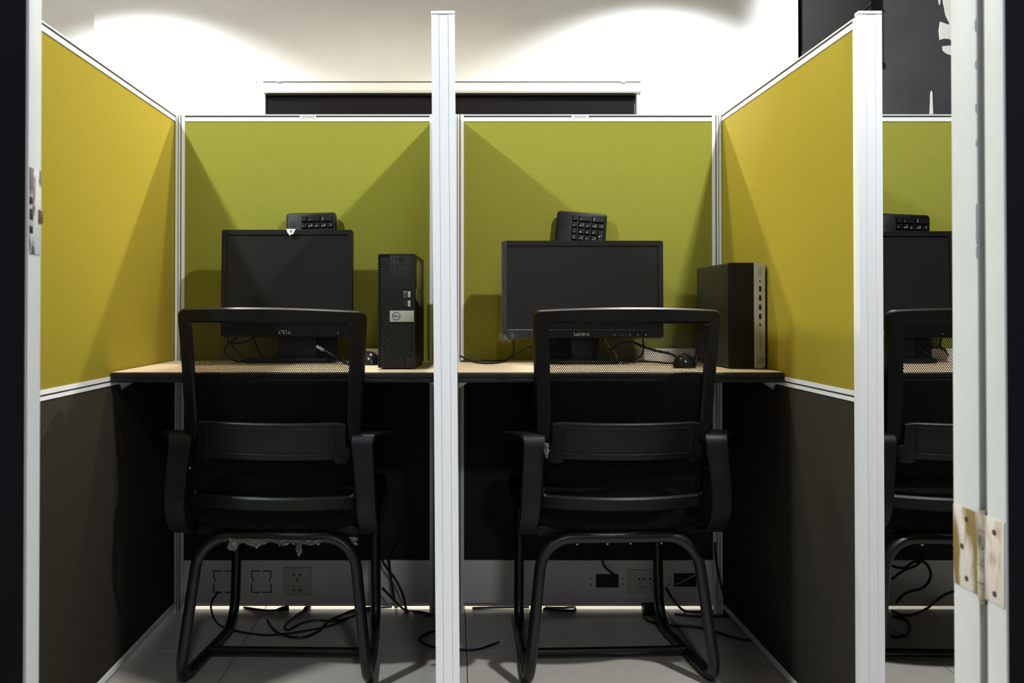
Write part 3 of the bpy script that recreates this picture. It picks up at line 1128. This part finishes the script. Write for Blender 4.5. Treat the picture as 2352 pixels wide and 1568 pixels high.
rag(CH1, -0.112, 0.000, 0.028, 0.352, [0.024, 0.030, 0.012, 0.010, 0.018, 0.022, 0.014, 0.006, 0.008])
rag(CH1, 0.000, 0.054, 0.028, 0.350, [0.006, 0.014, 0.012, 0.005, 0.016])
rag(CH1, 0.053, 0.064, 0.028, 0.350, [0.028, 0.040, 0.030])
rag(CH1, 0.066, 0.112, 0.028, 0.350, [0.008, 0.012, 0.010, 0.004])
rag(CH1, 0.184, 0.200, 0.010, 0.362, [0.002, 0.016, 0.020])
rag(CH2, -0.194, -0.186, -0.036, 0.592, [0.026, 0.036, 0.020])


# ------------------------------------------------------------------ monitors
def monitor(label, X, Y, zc, W, H, tilt, bez, bez_bot, logo, lsize, base_w, group_tint='casing'):
    """origin on the desk under the screen; screen faces -y"""
    t = thing('monitor', label, 'monitor', (X, Y, ZD), group='desktop monitors')
    zc -= ZD
    T = Matrix.Translation((0, 0, zc)) @ Matrix.Rotation(R(tilt), 4, 'X')

    def add(mb, nm, m, parent=t, **k):
        bmesh.ops.transform(mb.bm, matrix=T, verts=mb.bm.verts)
        return mb.build(nm, m, parent, **k)
    w2, h2 = W / 2, H / 2
    mb = MB()
    o_ = rrect(-w2, w2, -h2, h2, 0.006, 4)
    i_ = rrect(-w2 + bez, w2 - bez, -h2 + bez_bot, h2 - bez, 0.0015, 4)
    secs = []
    for (ox, oz), (ix, iz) in zip(o_, i_):
        dx, dz = (ix - ox), (iz - oz)
        secs.append([(ox, 0.004, oz), (ox + dx * 0.06, 0.0, oz + dz * 0.06), (ox + dx * 0.92, 0.0005, oz + dz * 0.92), (ix, 0.005, iz), (ix, 0.03, iz), (ox, 0.03, oz)])
    mb.sections(secs, closed=True)
    fr = add(mb, 'bezel', group_tint)
    add(MB().box((-w2 + bez - 0.002, 0.0045, -h2 + bez_bot - 0.002), (w2 - bez + 0.002, 0.008, h2 - bez + 0.002)), 'screen', 'screen', smooth=False)
    add(MB().box((-w2 + 0.003, 0.008, -h2 + 0.003), (w2 - 0.003, 0.034, h2 - 0.003), 0.004).box((-w2 * 0.62, 0.03, -h2 * 0.6), (w2 * 0.62, 0.052, h2 * 0.55), 0.008), 'back_cover', group_tint)
    tm = MB()
    text_at(tm, logo, lsize, (-0.004, -0.0004, -h2 + bez_bot * 0.5))
    add(tm, 'logo', 'legend', fr, smooth=False)
    add(MB().cyl((w2 * 0.78, 0.002, -h2 + bez_bot * 0.45), (w2 * 0.78, -0.0006, -h2 + bez_bot * 0.45), 0.0016, 8), 'power_light', 'legend', fr)
    return t, T, add


MZ1 = 0.5 * (at(660, 527, 2.615).z + at(660, 773, 2.60).z)
mx1 = at(658, 650, 2.61).x
m1, T1, add1 = monitor('square black monitor with a white triangular sticker on its top edge', mx1, 2.612, MZ1, 0.372, 0.304, -2.0, 0.0155, 0.026, 'DELL', 0.0165, 0.2)
# slanted stand and flat base
MB().prism([(-0.040, 0.0), (0.085, 0.0), (0.075, 0.12), (-0.015, 0.12)], 0.024, 0.050, bev=0.004).build('stand', 'casing', m1)
MB().prism(rrect(-0.118, 0.130, -0.02, 0.058, 0.02, 5), 0.0, 0.014, axis='z', bev=0.003).build('base', 'casing', m1)
p = [at(x, y, 2.598) for x, y in ((656, 525), (678, 525), (672, 537), (666, 538), (664.5, 541), (663, 538), (660, 535))]
sk = MB().prism([(q.x - mx1, q.z - ZD) for q in p], -0.0072, -0.0058)
so = sk.build('corner_sticker', 'label', m1, smooth=False)
ar = MB()
q = at(667.5, 531.5, 2.598)
qx, qz = q.x - mx1, q.z - ZD
ar.tube([(qx, -0.0074, qz - 0.004), (qx, -0.0074, qz + 0.004)], 0.0008, 5)
ar.tube([(qx - 0.004, -0.0074, qz + 0.001), (qx, -0.0074, qz + 0.004), (qx + 0.004, -0.0074, qz + 0.001)], 0.0008, 5)
ar.build('printed_arrow', 'ink', so)

MZ2 = 0.5 * (at(1337, 552, 2.585).z + at(1337, 777, 2.58).z)
mx2 = at(1339, 650, 2.58).x
m2, T2, add2 = monitor('wide black monitor with clear film peeling off its left edge', mx2, 2.582, MZ2, 0.452, 0.274, -1.0, 0.0155, 0.024, 'Lenovo', 0.0145, 0.2)
MB().box((-0.030, 0.026, 0.0), (0.030, 0.052, 0.12), 0.008).build('stand', 'casing', m2)
MB().prism(rrect(-0.105, 0.105, -0.04, 0.085, 0.05, 8), 0.0, 0.010, axis='z', bev=0.002).build('base', 'casing', m2)
fm = MB()
fm.box((-0.2275, -0.0015, -0.138), (-0.2125, -0.0005, 0.1385))
fm.box((-0.2280, -0.0015, -0.1385), (-0.2265, 0.032, 0.1385))
fm.box((-0.2275, -0.0015, -0.139), (-0.125, -0.0005, -0.114))
add2(fm, 'protective_film', 'gloss_film', smooth=False)


def crumple(u, v):
    return (-0.236 + 0.045 * u, 0.012 * math.sin(u * 9 + v * 4) - 0.004, -0.146 + 0.022 * v + 0.004 * math.sin(u * 17))


add2(MB().grid(crumple, 10, 5), 'crumpled_film', 'film')
add2(MB().box((-0.209, 0.0002, -0.1135), (0.209, 0.0046, -0.1125)), 'lip_highlight', 'champagne', smooth=False)  # strip's pale colour stands in for light reflected along the lower screen edge
bt = MB()
for k in range(5):
    bt.box((0.085 + k * 0.022, -0.0008, -0.128), (0.090 + k * 0.022, 0.001, -0.1265))
add2(bt, 'button_marks', 'legend', smooth=False)

mx3 = at(2045, 650, 2.61).x
m3, T3, add3 = monitor('black monitor of the half-hidden cubicle, behind the right white post', mx3, 2.612, MZ1 - 0.004, 0.372, 0.304, -2.0, 0.0155, 0.026, 'DELL', 0.0165, 0.2)
MB().prism([(-0.040, 0.0), (0.085, 0.0), (0.075, 0.12), (-0.015, 0.12)], 0.024, 0.050, bev=0.004).build('stand', 'casing', m3)
MB().prism(rrect(-0.118, 0.130, -0.02, 0.058, 0.02, 5), 0.0, 0.014, axis='z', bev=0.003).build('base', 'casing', m3)


# ------------------------------------------------------------------ keyboards, stood on end behind the monitors
def keyboard(label, px, py_top, Y, roll, yaw=0.0):
    top = at(px, py_top, Y)
    Lk = top.z - ZD - 0.001
    t = thing('keyboard', label, 'keyboard', (top.x - math.sin(roll) * Lk * 0.5 - math.sin(roll) * Lk * 0.5, 2.680, ZD + 0.002), group='keyboards stood on end')
    lean = -math.atan2(0.045, Lk)
    t.rotation_euler = (lean, roll, yaw)
    hw_ = 0.0735
    MB().prism(rrect(-hw_, hw_, 0.0, Lk, 0.010, 5), -0.004, 0.012, bev=0.003).build('keyboard_base', 'kbd', t)
    P = 0.0190
    X0 = hw_ - 0.008 - 5 * P
    Z1 = Lk - 0.010
    keys = [(0, 0, 1, 1, '-'), (1, 0, 2, 1, '+'), (3, 0, 2, 1, 'Enter'),
            (0, 1, 1, 1, '*'), (1, 1, 1, 1, '9 PgUp'), (2, 1, 1, 1, '6'), (3, 1, 1, 1, '3 PgDn'), (4, 1, 1, 1, '. Del'),
            (0, 2, 1, 1, '/'), (1, 2, 1, 1, '8'), (2, 2, 1, 1, '5'), (3, 2, 1, 1, '2'), (4, 2, 1, 2, '0 Ins'),
            (0, 3, 1, 1, 'Num'), (1, 3, 1, 1, '7 Home'), (2, 3, 1, 1, '4'), (3, 3, 1, 1, '1 End')]
    for c, r_, w_, h_, tx in keys:
        x0, x1 = X0 + c * P + 0.0012, X0 + (c + w_) * P - 0.0012
        z1, z0 = Z1 - r_ * P - 0.0012, Z1 - (r_ + h_) * P + 0.0012
        kb = MB()
        secs = [[(x0, -0.003, z0), (x1, -0.003, z0), (x1, -0.003, z1), (x0, -0.003, z1)],
                [(x0 + 0.001, -0.0085, z0 + 0.001), (x1 - 0.001, -0.0085, z0 + 0.001), (x1 - 0.001, -0.0085, z1 - 0.001), (x0 + 0.001, -0.0085, z1 - 0.001)],
                [(x0 + 0.002, -0.0095, z0 + 0.002), (x1 - 0.002, -0.0095, z0 + 0.002), (x1 - 0.002, -0.0095, z1 - 0.002), (x0 + 0.002, -0.0095, z1 - 0.002)]]
        k_ = kb.sections(secs).build('key', 'key', t, smooth=False)
        lines = tx.split(' ')
        lg = MB()
        text_at(lg, lines[0], 0.0075 if len(lines[0]) < 2 else 0.0042, (x0 + 0.0055, -0.0098, (z0 + z1) / 2 - (0.0 if len(lines[0]) > 1 else 0.003)), roll=R(-90))
        if len(lines) > 1:
            text_at(lg, lines[1], 0.0038, (x1 - 0.005, -0.0098, (z0 + z1) / 2), roll=R(-90))
        lg.build('legend', 'legend', k_, smooth=False)
    # remaining keys further down, hidden by the screen
    rest = MB()
    nrow = int((Z1 - 4 * P - 0.02) / P)
    for r_ in range(nrow):
        for c in range(-1, 5):
            if (r_ in (0, 4)) or random.random() < 0.03:
                continue
            x0, x1 = X0 + c * P + 0.0015, X0 + (c + 1) * P - 0.0015
            z1, z0 = Z1 - (r_ + 4) * P - 0.0015, Z1 - (r_ + 5) * P + 0.0015
            rest.box((x0, -0.009, z0), (x1, -0.003, z1))
    rest.build('key_field', 'key', t, smooth=False, kind='stuff')
    mb = MB()
    cpt = [Vector((X0 - 0.024 + 0.0085 * math.cos(a), -0.0044, Lk - 0.035 + 0.0085 * math.sin(a))) for a in (2 * math.pi * k / 20 for k in range(21))]
    mb.tube(cpt, 0.0005, 5, cap=False)
    text_at(mb, 'DELL', 0.0045, (X0 - 0.024, -0.0046, Lk - 0.035), roll=R(-90))
    mb.build('pressed_logo', 'pcpanel', t)
    return t


keyboard('black keyboard stood upright behind the square monitor', 714, 487, 2.715, R(-1.2))
keyboard('tilted black keyboard stood behind the wide monitor, showing most keys', 1339, 485, 2.715, R(4.8))
keyboard('black keyboard stood behind the half-hidden monitor at right', 2081, 490, 2.715, R(2.4))

# ------------------------------------------------------------------ computer towers
def lattice(mb, x0, x1, z0, z1, y, step, slope, r):
    """diagonal bars of both senses clipped to a rectangle"""
    for sg in (1, -1):
        c = -4.0
        k = slope * sg
        lo = min(z0 - k * x0, z0 - k * x1, z1 - k * x0, z1 - k * x1)
        hi = max(z0 - k * x0, z0 - k * x1, z1 - k * x0, z1 - k * x1)
        q = lo + step * 0.5
        while q < hi:
            ptsx = []
            xa, xb = x0, x1
            za, zb = k * xa + q, k * xb + q
            # clip in z
            if za > zb:
                xa, xb, za, zb = xb, xa, zb, za
            if zb > z0 and za < z1:
                if za < z0:
                    xa = (z0 - q) / k
                    za = z0
                if zb > z1:
                    xb = (z1 - q) / k
                    zb = z1
                if abs(xb - xa) > 0.002:
                    mb.tube([(xa, y, za), (xb, y, zb)], r, 4, cap=False)
            q += step
    return mb


y1 = 2.338
pc1x0, pc1x1 = at(868, 848, y1).x, at(953, 848, y1).x
pcz1 = at(910, 583, y1).z - ZD
W1 = pc1x1 - pc1x0
pc1 = thing('computer_tower', 'black computer tower with silver badge and lattice grille beside the middle post', 'computer', (pc1x0, y1, ZD), (0, 0, R(-2.6)), group='computer towers')
D1 = 0.300
MB().box((0, 0.012, 0.005), (W1, D1, pcz1), 0.0015).build('casing', 'pc', pc1)
MB().box((0, 0.004, 0.004), (W1, 0.014, pcz1), 0.002).build('front_bezel', 'port', pc1)
for fx in (0.008, W1 - 0.022):
    MB().box((fx, 0.03, 0.0), (fx + 0.014, 0.27, 0.006), 0.001).build('foot', 'port', pc1)


def px1(x, y):
    p_ = at(x, y, y1)
    return p_.x - pc1x0, p_.z - ZD


gx, gz = px1(895.5, 739)
_, gz1 = px1(895, 586)
lattice(lattice(MB(), 0.002, gx, 0.006, gz1, 0.002, 0.0080, 0.58, 0.0007), gx, W1 - 0.003, 0.006, gz, 0.002, 0.0080, 0.58, 0.0007).build('grille', 'lattice', pc1)
ring_ = MB()
ring_prism(ring_, rrect(0, W1, 0.004, pcz1, 0.003, 2), rrect(0.003, W1 - 0.003, 0.007, pcz1 - 0.003, 0.001, 2), 0.0, 0.006)
ring_.build('bezel_rim', 'pcpanel', pc1, smooth=False)
_, pz0 = px1(900, 712)
pan = MB().box((gx, 0.0005, pz0), (W1 - 0.002, 0.006, pcz1 - 0.003), 0.0008).build('drive_panel', 'pcpanel', pc1)
sl = MB()
xa, za = px1(899.5, 592)
xb, zb = px1(910, 712)
for bx in ((xa, -0.0002, zb, xa + 0.0008, za), (xb, -0.0002, zb, xb + 0.0008, za), (xa, -0.0002, za, xb, za + 0.0008)):
    sl.box((bx[0], -0.0001, bx[2]), (bx[3], 0.002, bx[4]))
x_, z_ = px1(911, 607)
sl.box((x_, -0.0001, z_ - 0.0006), (W1 - 0.003, 0.002, z_ + 0.0002))
sl.build('drive_slot', 'port', pan, smooth=False)
x_, z_ = px1(920.5, 595)
MB().cyl((x_, -0.0015, z_), (x_, 0.002, z_), 0.0062, 20).build('power_button', 'pc', pan)
x_, z_ = px1(931.5, 659)
MB().cyl((x_, -0.0006, z_), (x_, 0.002, z_), 0.0036, 16).build('audio_jack', 'port', pan)
for (xp, yp, m_) in ((931, 676, 'port'), (940, 676, 'port_metal'), (932, 697, 'port_blue'), (940, 697, 'port_metal')):
    x_, z_ = px1(xp, yp)
    fr_ = MB().box((x_ - 0.0036, -0.0004, z_ - 0.0076), (x_ + 0.0036, 0.002, z_ + 0.0076), 0.0005).build('usb_port', 'port_metal' if m_ != 'port_blue' else 'port', pan)
    MB().box((x_ - 0.0022, -0.0009, z_ - 0.0060), (x_ + 0.0030, 0.001, z_ + 0.0060)).build('usb_tongue', m_, fr_, smooth=False)
_, bz1 = px1(900, 713)
_, bz0 = px1(900, 739)
bd_ = MB().box((gx, -0.0012, bz0), (W1 - 0.002, 0.005, bz1), 0.0006).build('badge', 'silver', pc1)
x_, z_ = px1(910, 725.5)
lg = MB()
lg.tube([(x_ + 0.0098 * math.cos(a), -0.0014, z_ + 0.0098 * math.sin(a)) for a in (2 * math.pi * k / 28 for k in range(29))], 0.0007, 6, cap=False)
text_at(lg, 'DELL', 0.0072, (x_, -0.0016, z_))
lg.build('logo', 'ink', bd_)
MB().box((W1 - 0.021, -0.0006, 0.006), (W1 - 0.002, 0.004, 0.030), 0.0006).build('lock_cover', 'pcpanel', pc1)
# worn stickers on the visible side
sd = MB()
sd.prism([(0.055, 0.200), (0.050, 0.262), (0.075, 0.284), (0.185, 0.275), (0.180, 0.190), (0.11, 0.205)], W1 - 0.0004, W1 + 0.0006, axis='x')
sd.prism([(0.030, 0.205), (0.030, 0.180), (0.175, 0.158), (0.185, 0.19), (0.12, 0.20)], W1 - 0.0004, W1 + 0.0006, axis='x')
sd.build('side_sticker', 'sticker', pc1, smooth=False)

y2 = 2.356
pc2x0, pc2x1 = at(1673, 847, y2).x, at(1757.5, 847, y2).x
pz2 = at(1715, 603, y2).z - ZD
W2 = pc2x1 - pc2x0
pc2 = thing('computer_tower', 'black computer tower with pale silver strip against the right partition', 'computer', (pc2x0, y2, ZD), (0, 0, R(0.6)), group='computer towers')
MB().prism(rrect(0, W2, 0.003, pz2, 0.006, 4), 0.012, 0.290, bev=0.0).build('casing', 'pc', pc2)
xs = at(1733, 847, y2).x - pc2x0
MB().prism(rrect(0.0, W2 - 0.002, 0.002, pz2, 0.007, 4), 0.002, 0.014).build('front_bezel', 'pc', pc2)
gr = MB()
zz = 0.006
n_ = 0
while zz < pz2 - 0.005:
    gr.tube([(0.003, 0.0018, zz), (xs - 0.001, 0.0018, zz)], 0.0007, 4, cap=False)
    zz += 0.0042
lattice(gr, 0.003, xs - 0.001, 0.006, pz2 - 0.005, 0.0014, 0.0042, 1.0, 0.0005)
gr.build('grille', 'pcpanel', pc2, kind='stuff')


def px2(x, y):
    p_ = at(x, y, y2)
    return p_.x - pc2x0, p_.z - ZD


pts = [(xs, 0.002)] + [p_ for p_ in rrect(xs - 0.02, W2, 0.002, pz2, 0.007, 4) if p_[0] > xs][0:]
rr = rrect(xs - 0.02, W2, 0.002, pz2, 0.007, 5)
poly = [(xs, pz2)] if False else None
right = [p_ for p_ in rr if p_[0] > xs]
# order: start at top left, clockwise over the rounded right corners
up = sorted([p_ for p_ in right if p_[1] > pz2 / 2], key=lambda p_: p_[0])
dn = sorted([p_ for p_ in right if p_[1] <= pz2 / 2], key=lambda p_: -p_[0])
stp = MB().prism([(xs, pz2)] + up + dn + [(xs, 0.002)], -0.0022, 0.012)
stp = stp.build('silver_strip', 'champagne', pc2, smooth=False)
for yp in (663, 684, 705.5, 726.5):
    x_, z_ = px2(1745.5, yp)
    MB().box((x_ - 0.0030, -0.0026, z_ - 0.0068), (x_ + 0.0030, 0.002, z_ + 0.0068), 0.0003).build('usb_port', 'port', stp)
x_, z_ = px2(1745.5, 745.5)
MB().box((x_ - 0.0020, -0.0026, z_ - 0.0046), (x_ + 0.0020, 0.002, z_ + 0.0046), 0.0012).build('small_port', 'port', stp)
x_, z_ = px2(1745, 645.5)
MB().cyl((x_, -0.0026, z_), (x_, 0.002, z_), 0.0022, 12).build('audio_jack', 'port', stp)
a_, b_ = px2(1741, 613), px2(1749, 633)
bt = MB()
ring_prism(bt, rrect(a_[0], b_[0], b_[1], a_[1], 0.001, 1), rrect(a_[0] + 0.001, b_[0] - 0.001, b_[1] + 0.001, a_[1] - 0.001, 0.0005, 1), -0.0025, 0.001)
bt.box(((a_[0] + b_[0]) / 2 - 0.0012, -0.0025, b_[1] + 0.004), ((a_[0] + b_[0]) / 2 + 0.0012, 0.001, a_[1] - 0.004))
bt.build('power_button', 'champ_dark', stp, smooth=False)
x_, z_ = px2(1747, 828)
lg = MB()
lg.cyl((x_, -0.0025, z_), (x_, -0.001, z_), 0.0088, 24)
lo_ = lg.build('round_logo', 'champ_dark', stp)
text_at(MB(), 'hp', 0.011, (x_, -0.0027, z_ + 0.001)).build('logo_letters', 'champagne', lo_, smooth=False)
x_, z_ = px2(1746.5, 786)
text_at(MB(), 'PRODESK', 0.0085, (x_, -0.0024, z_), roll=R(-90)).build('vertical_lettering', 'champ_dark', stp, smooth=False)
x_, z_ = px2(1745, 762)
MB().box((x_ - 0.0008, -0.0024, z_ - 0.009), (x_ + 0.0008, 0.001, z_ + 0.009)).build('slot_mark', 'champ_dark', stp, smooth=False)


# ------------------------------------------------------------------ mice and small boxes
def mouse(label, p, rz):
    t = thing('mouse', label, 'mouse', p, (0, 0, rz), group='computer mice')
    mb = MB()
    tb = bmesh.new()
    bmesh.ops.create_uvsphere(tb, u_segments=20, v_segments=12, radius=1)
    for v in tb.verts:
        x, y, z = v.co
        z = max(z, 0) if z > 0 else z * 0.15
        v.co = (x * 0.030 * (1 - 0.12 * y), y * 0.056, 0.004 + z * 0.032 * (1 - 0.25 * y))
    mb._merge(tb)
    mb.build('mouse_shell', 'mouse', t)
    MB().cyl((-0.004, 0.030, 0.030), (0.004, 0.030, 0.030), 0.007, 14).build('scroll_wheel', 'pcpanel', t)
    MB().box((-0.0006, 0.006, 0.020), (0.0006, 0.052, 0.0345)).build('button_gap', 'port', t, smooth=False)
    return t


pm1 = fl(843, 838, ZD)
mouse('glossy black mouse half-hidden left of the lattice-grille tower', (pm1.x, pm1.y + 0.035, ZD), R(20))
pm2 = fl(1582, 846, ZD)
mouse('black mouse on the wide monitor desk, left of the silver-strip tower', (pm2.x, pm2.y + 0.045, ZD), R(-15))

for lb, px0, px1_, D_ in (('low white box at the back of the square monitor desk, beside the tower', 815, 905, 0.045),
                          ('low white box at the back of the wide monitor desk', 1465, 1612, 0.045),
                          ('low white box at the back of the half-hidden desk', 2112, 2230, 0.045)):
    x0, x1 = at(px0, 815, 2.70).x, at(px1_, 815, 2.70).x
    zt = at(px0, 801, 2.70).z - ZD
    t = thing('desktop_box', lb, 'box', (x0, 2.700, ZD), group='low white boxes on the desks')
    MB().box((0, 0, 0), (x1 - x0, D_, zt - 0.004), 0.001).build('box_body', 'box', t)
    MB().box((-0.001, -0.001, zt - 0.007), (x1 - x0 + 0.001, D_ + 0.001, zt), 0.001).build('box_lid', 'box', t)


# ------------------------------------------------------------------ cables
def cable(label, pts, r=0.0032, m='cable', n=7, plugs=()):
    P = spline(pts, n)
    if not plugs:
        return tag(MB().tube(P, r, 8).build('cable', m), label, 'cable')
    t = thing('cable', label, 'cable', P[0])
    o0 = Vector(P[0])
    MB().tube([q - o0 for q in P], r, 8).build('cord', m, t)
    for end, L_, w_, pm in plugs:
        q = P[0] if end == 0 else P[-1]
        d = (P[0] - P[2]) if end == 0 else (P[-1] - P[-3])
        d = d.normalized()
        q = q - o0
        mb = MB()
        mb.cyl(q - d * 0.004, q + d * L_ * 0.35, r * 1.3, 8, w_)
        mb.cyl(q + d * L_ * 0.35, q + d * L_, w_, 8, w_ * 0.9)
        mb.build('plug', pm, t)
    return t


def D(px, py, lift=0.0):                  # point on a desk top
    q = fl(px, py, ZD + 0.004 + lift)
    return q


def G(px, py, r=0.0035):                  # point on the floor
    return fl(px, py, r)


A = at
# behind the square monitor
cable('thin black cable looping below the square monitor at left', [A(522, 770, 2.63), A(526, 786, 2.64), A(545, 788, 2.66), A(565, 784, 2.66), A(582, 776, 2.65)])
cable('black cable coiled beside the square monitor base', [A(545, 774, 2.66), A(524, 790, 2.66), A(516, 803, 2.66), A(524, 818, 2.66), D(545, 830), D(562, 829)])
cable('black cable sagging from the square monitor to the desk', [A(530, 790, 2.69), A(545, 808, 2.69), A(565, 822, 2.69), A(600, 829, 2.70), D(640, 828)])
cable('black cable hanging straight behind the square monitor', [A(582, 772, 2.68), A(586, 785, 2.68), A(590, 800, 2.68), A(600, 815, 2.69), A(606, 826, 2.70)])
cable('blue network cable with clear plug by the square monitor base', [A(742, 803, 2.58), A(770, 818, 2.57), D(790, 832), D(815, 842)], 0.0034, 'blue', plugs=((0, 0.022, 0.005, 'clear'),))
cable('black mouse cable running behind the lattice-grille tower', [D(852, 832), D(866, 829), D(880, 829), D(892, 827)], 0.0022)
cable('second black lead beside the mouse at the lattice-grille tower', [D(848, 826), D(862, 825.5), D(885, 827)], 0.0022)
# wide monitor desk
cable('black cable hanging from the wide monitor to its desk', [A(1180, 772, 2.645), A(1180, 790, 2.645), A(1178, 812, 2.65), D(1165, 826), D(1145, 828.5), D(1110, 828), D(1075, 829), D(1058, 829)], 0.0026)
cable('black cable crossing in a loop left on the wide monitor desk', [A(1222, 795, 2.62), A(1195, 808, 2.64), D(1160, 829.5), D(1120, 834), D(1085, 830), A(1057, 817, 2.71)], 0.0026)
cable('black cable arching right of the wide monitor stand', [A(1395, 812, 2.66), A(1425, 788, 2.66), A(1455, 787, 2.66), A(1480, 797, 2.64), A(1510, 806, 2.62), A(1545, 814, 2.58), D(1562, 830), D(1572, 838)], 0.0036)
cable('thin cable drooping behind the wide monitor at right', [A(1476, 776, 2.64), A(1478, 795, 2.65), A(1474, 815, 2.66), D(1450, 828), D(1420, 826), D(1390, 829)], 0.0026)
cable('black cable lying across the wide monitor desk front', [D(1428, 834), D(1450, 832), D(1480, 829), D(1540, 834), D(1600, 833)], 0.0026)
cable('grey lead with bright tips hanging below the wide monitor', [A(1390, 776, 2.66), A(1394, 790, 2.66), A(1405, 800, 2.66), A(1415, 814, 2.66), D(1418, 828)], 0.0022, 'clear')
cable('blue lead rising beside the mouse on the wide monitor desk', [D(1592, 835), A(1600, 808, 2.52), A(1604, 790, 2.56), A(1606, 780, 2.60)], 0.0026, 'blue')
# half-hidden desk
cable('black cable looped on the half-hidden desk', [A(2100, 790, 2.65), A(2120, 806, 2.65), D(2150, 826), D(2180, 824), A(2172, 806, 2.65), A(2160, 795, 2.66), A(2162, 772, 2.66)], 0.003)

# under the square monitor desk
YR = 2.738
cable('thin blue cable hanging under the square monitor desk', [A(934, 1100, 2.70), A(931, 1160, 2.70), A(922, 1215, 2.70), A(900, 1260, 2.71)], 0.0024, 'blue')
cable('black power cord dropping behind the right front chair leg', [A(868, 1240, 2.70), A(880, 1290, 2.70), A(908, 1330, 2.70), A(925, 1365, 2.69), G(934, 1405)], 0.0038, plugs=((1, 0.03, 0.008, 'cable'),))
cable('black cord hanging straight to a plug by the middle partition', [A(892, 1275, 2.71), A(897, 1320, 2.71), A(903, 1360, 2.70), G(910, 1392)], 0.0034, plugs=((1, 0.03, 0.008, 'cable'),))
cable('black cord crossing the floor toward the middle partition', [A(878, 1350, 2.69), A(900, 1372, 2.68), G(930, 1400), G(965, 1405), G(992, 1412), G(975, 1411)], 0.0036)
cable('blue cable lying in a wide loop on the floor left', [A(503, 1358, 2.72), A(488, 1378, 2.70), A(485, 1398, 2.66), G(495, 1425), G(515, 1440), G(560, 1452), G(620, 1458), G(690, 1450), G(760, 1436), G(810, 1415), G(850, 1398), G(900, 1392)], 0.0030, 'blue')
cable('black cord looped on the floor with a tagged end', [G(614, 1424), G(624, 1440), G(645, 1456), G(690, 1464), G(730, 1450), G(755, 1426), G(785, 1412), G(815, 1400), G(860, 1394)], 0.0036)
tag(MB().box((-0.016, -0.012, 0), (0.016, 0.012, 0.003), 0.0005).build('cable_tag', 'clear'), 'pale paper tag on the floor at the looped cord end', 'tag')
bpy.data.objects['cable_tag'].location = fl(611, 1426, 0.001)
cable('black cord curling on the floor below the socket plate', [G(700, 1400), G(678, 1415), G(655, 1436), G(662, 1446), G(695, 1430), G(730, 1424), G(770, 1426), G(800, 1418)], 0.0034, plugs=((0, 0.028, 0.008, 'cable'),))
cable('black cord against the raceway foot with plug', [G(560, 1394), G(590, 1399), G(620, 1402), G(640, 1400)], 0.0034, plugs=((1, 0.03, 0.009, 'cable'),))
cable('blue cable passing under the middle partition', [G(1003, 1448), G(978, 1455), G(964, 1466), G(975, 1478), G(1000, 1486), G(1050, 1491), G(1095, 1491), G(1130, 1480), G(1148, 1473)], 0.0030, 'blue', plugs=((1, 0.022, 0.006, 'clear'),))
# under the wide monitor desk
cable('black lead entering the raceway opening', [A(1383, 1225, 2.72), A(1383, 1270, 2.72), A(1386, 1295, 2.72), A(1398, 1310, 2.73), A(1412, 1320, 2.742)], 0.0030)
cable('black cord down the right corner and round the floor', [A(1642, 1245, 2.68), A(1645, 1290, 2.68), A(1658, 1350, 2.66), G(1672, 1398), G(1700, 1425), G(1728, 1450), G(1742, 1464), G(1715, 1469), G(1680, 1462), G(1645, 1451), G(1600, 1440), G(1540, 1436), G(1495, 1428), G(1478, 1415), G(1484, 1402)], 0.0038)
cable('black cord curving from the socket plate to the corner', [A(1530, 1350, 2.72), A(1545, 1375, 2.69), G(1572, 1402), G(1610, 1404), G(1650, 1403), G(1676, 1408), G(1660, 1414), G(1600, 1415), G(1550, 1410)], 0.0036)
cable('black cord bent double at the raceway foot', [G(1252, 1394), G(1290, 1395), G(1318, 1393), G(1318, 1401), G(1290, 1402), G(1248, 1397)], 0.0034)
cable('black cord lying along the raceway foot by the middle post', [G(1085, 1396), G(1130, 1394), G(1180, 1393), G(1215, 1393)], 0.0034)
ad = thing('power_adapter', 'black power adapter on the floor under the socket plate', 'adapter', fl(1493, 1408, 0))
MB().box((-0.022, -0.02, 0), (0.022, 0.02, 0.032), 0.003).build('adapter_body', 'casing', ad)
MB().cyl((0.0, -0.02, 0.012), (0.0, -0.032, 0.010), 0.004, 8).build('cord_stub', 'cable', ad)
# half-hidden cubicle
cable('black cord in a tall loop under the half-hidden desk', [A(2128, 1275, 2.70), A(2105, 1298, 2.70), A(2075, 1310, 2.70), A(2048, 1330, 2.70)], 0.0036)
cable('black cord looped in front of the hidden raceway', [A(2045, 1298, 2.71), A(2075, 1304, 2.71), A(2100, 1290, 2.71), A(2125, 1292, 2.71), A(2138, 1320, 2.70), A(2122, 1348, 2.70), A(2080, 1362, 2.69), A(2058, 1385, 2.68)], 0.0040)
cable('black cord crossing the floor under the half-hidden desk', [A(2200, 1355, 2.70), A(2165, 1368, 2.69), G(2130, 1396), G(2100, 1410), G(2070, 1412), G(2050, 1402)], 0.0040)
cable('black cord curled on the floor near the hidden chair legs', [G(2050, 1414), G(2080, 1422), G(2090, 1440), G(2082, 1456), G(2060, 1462), G(2045, 1458)], 0.0036)
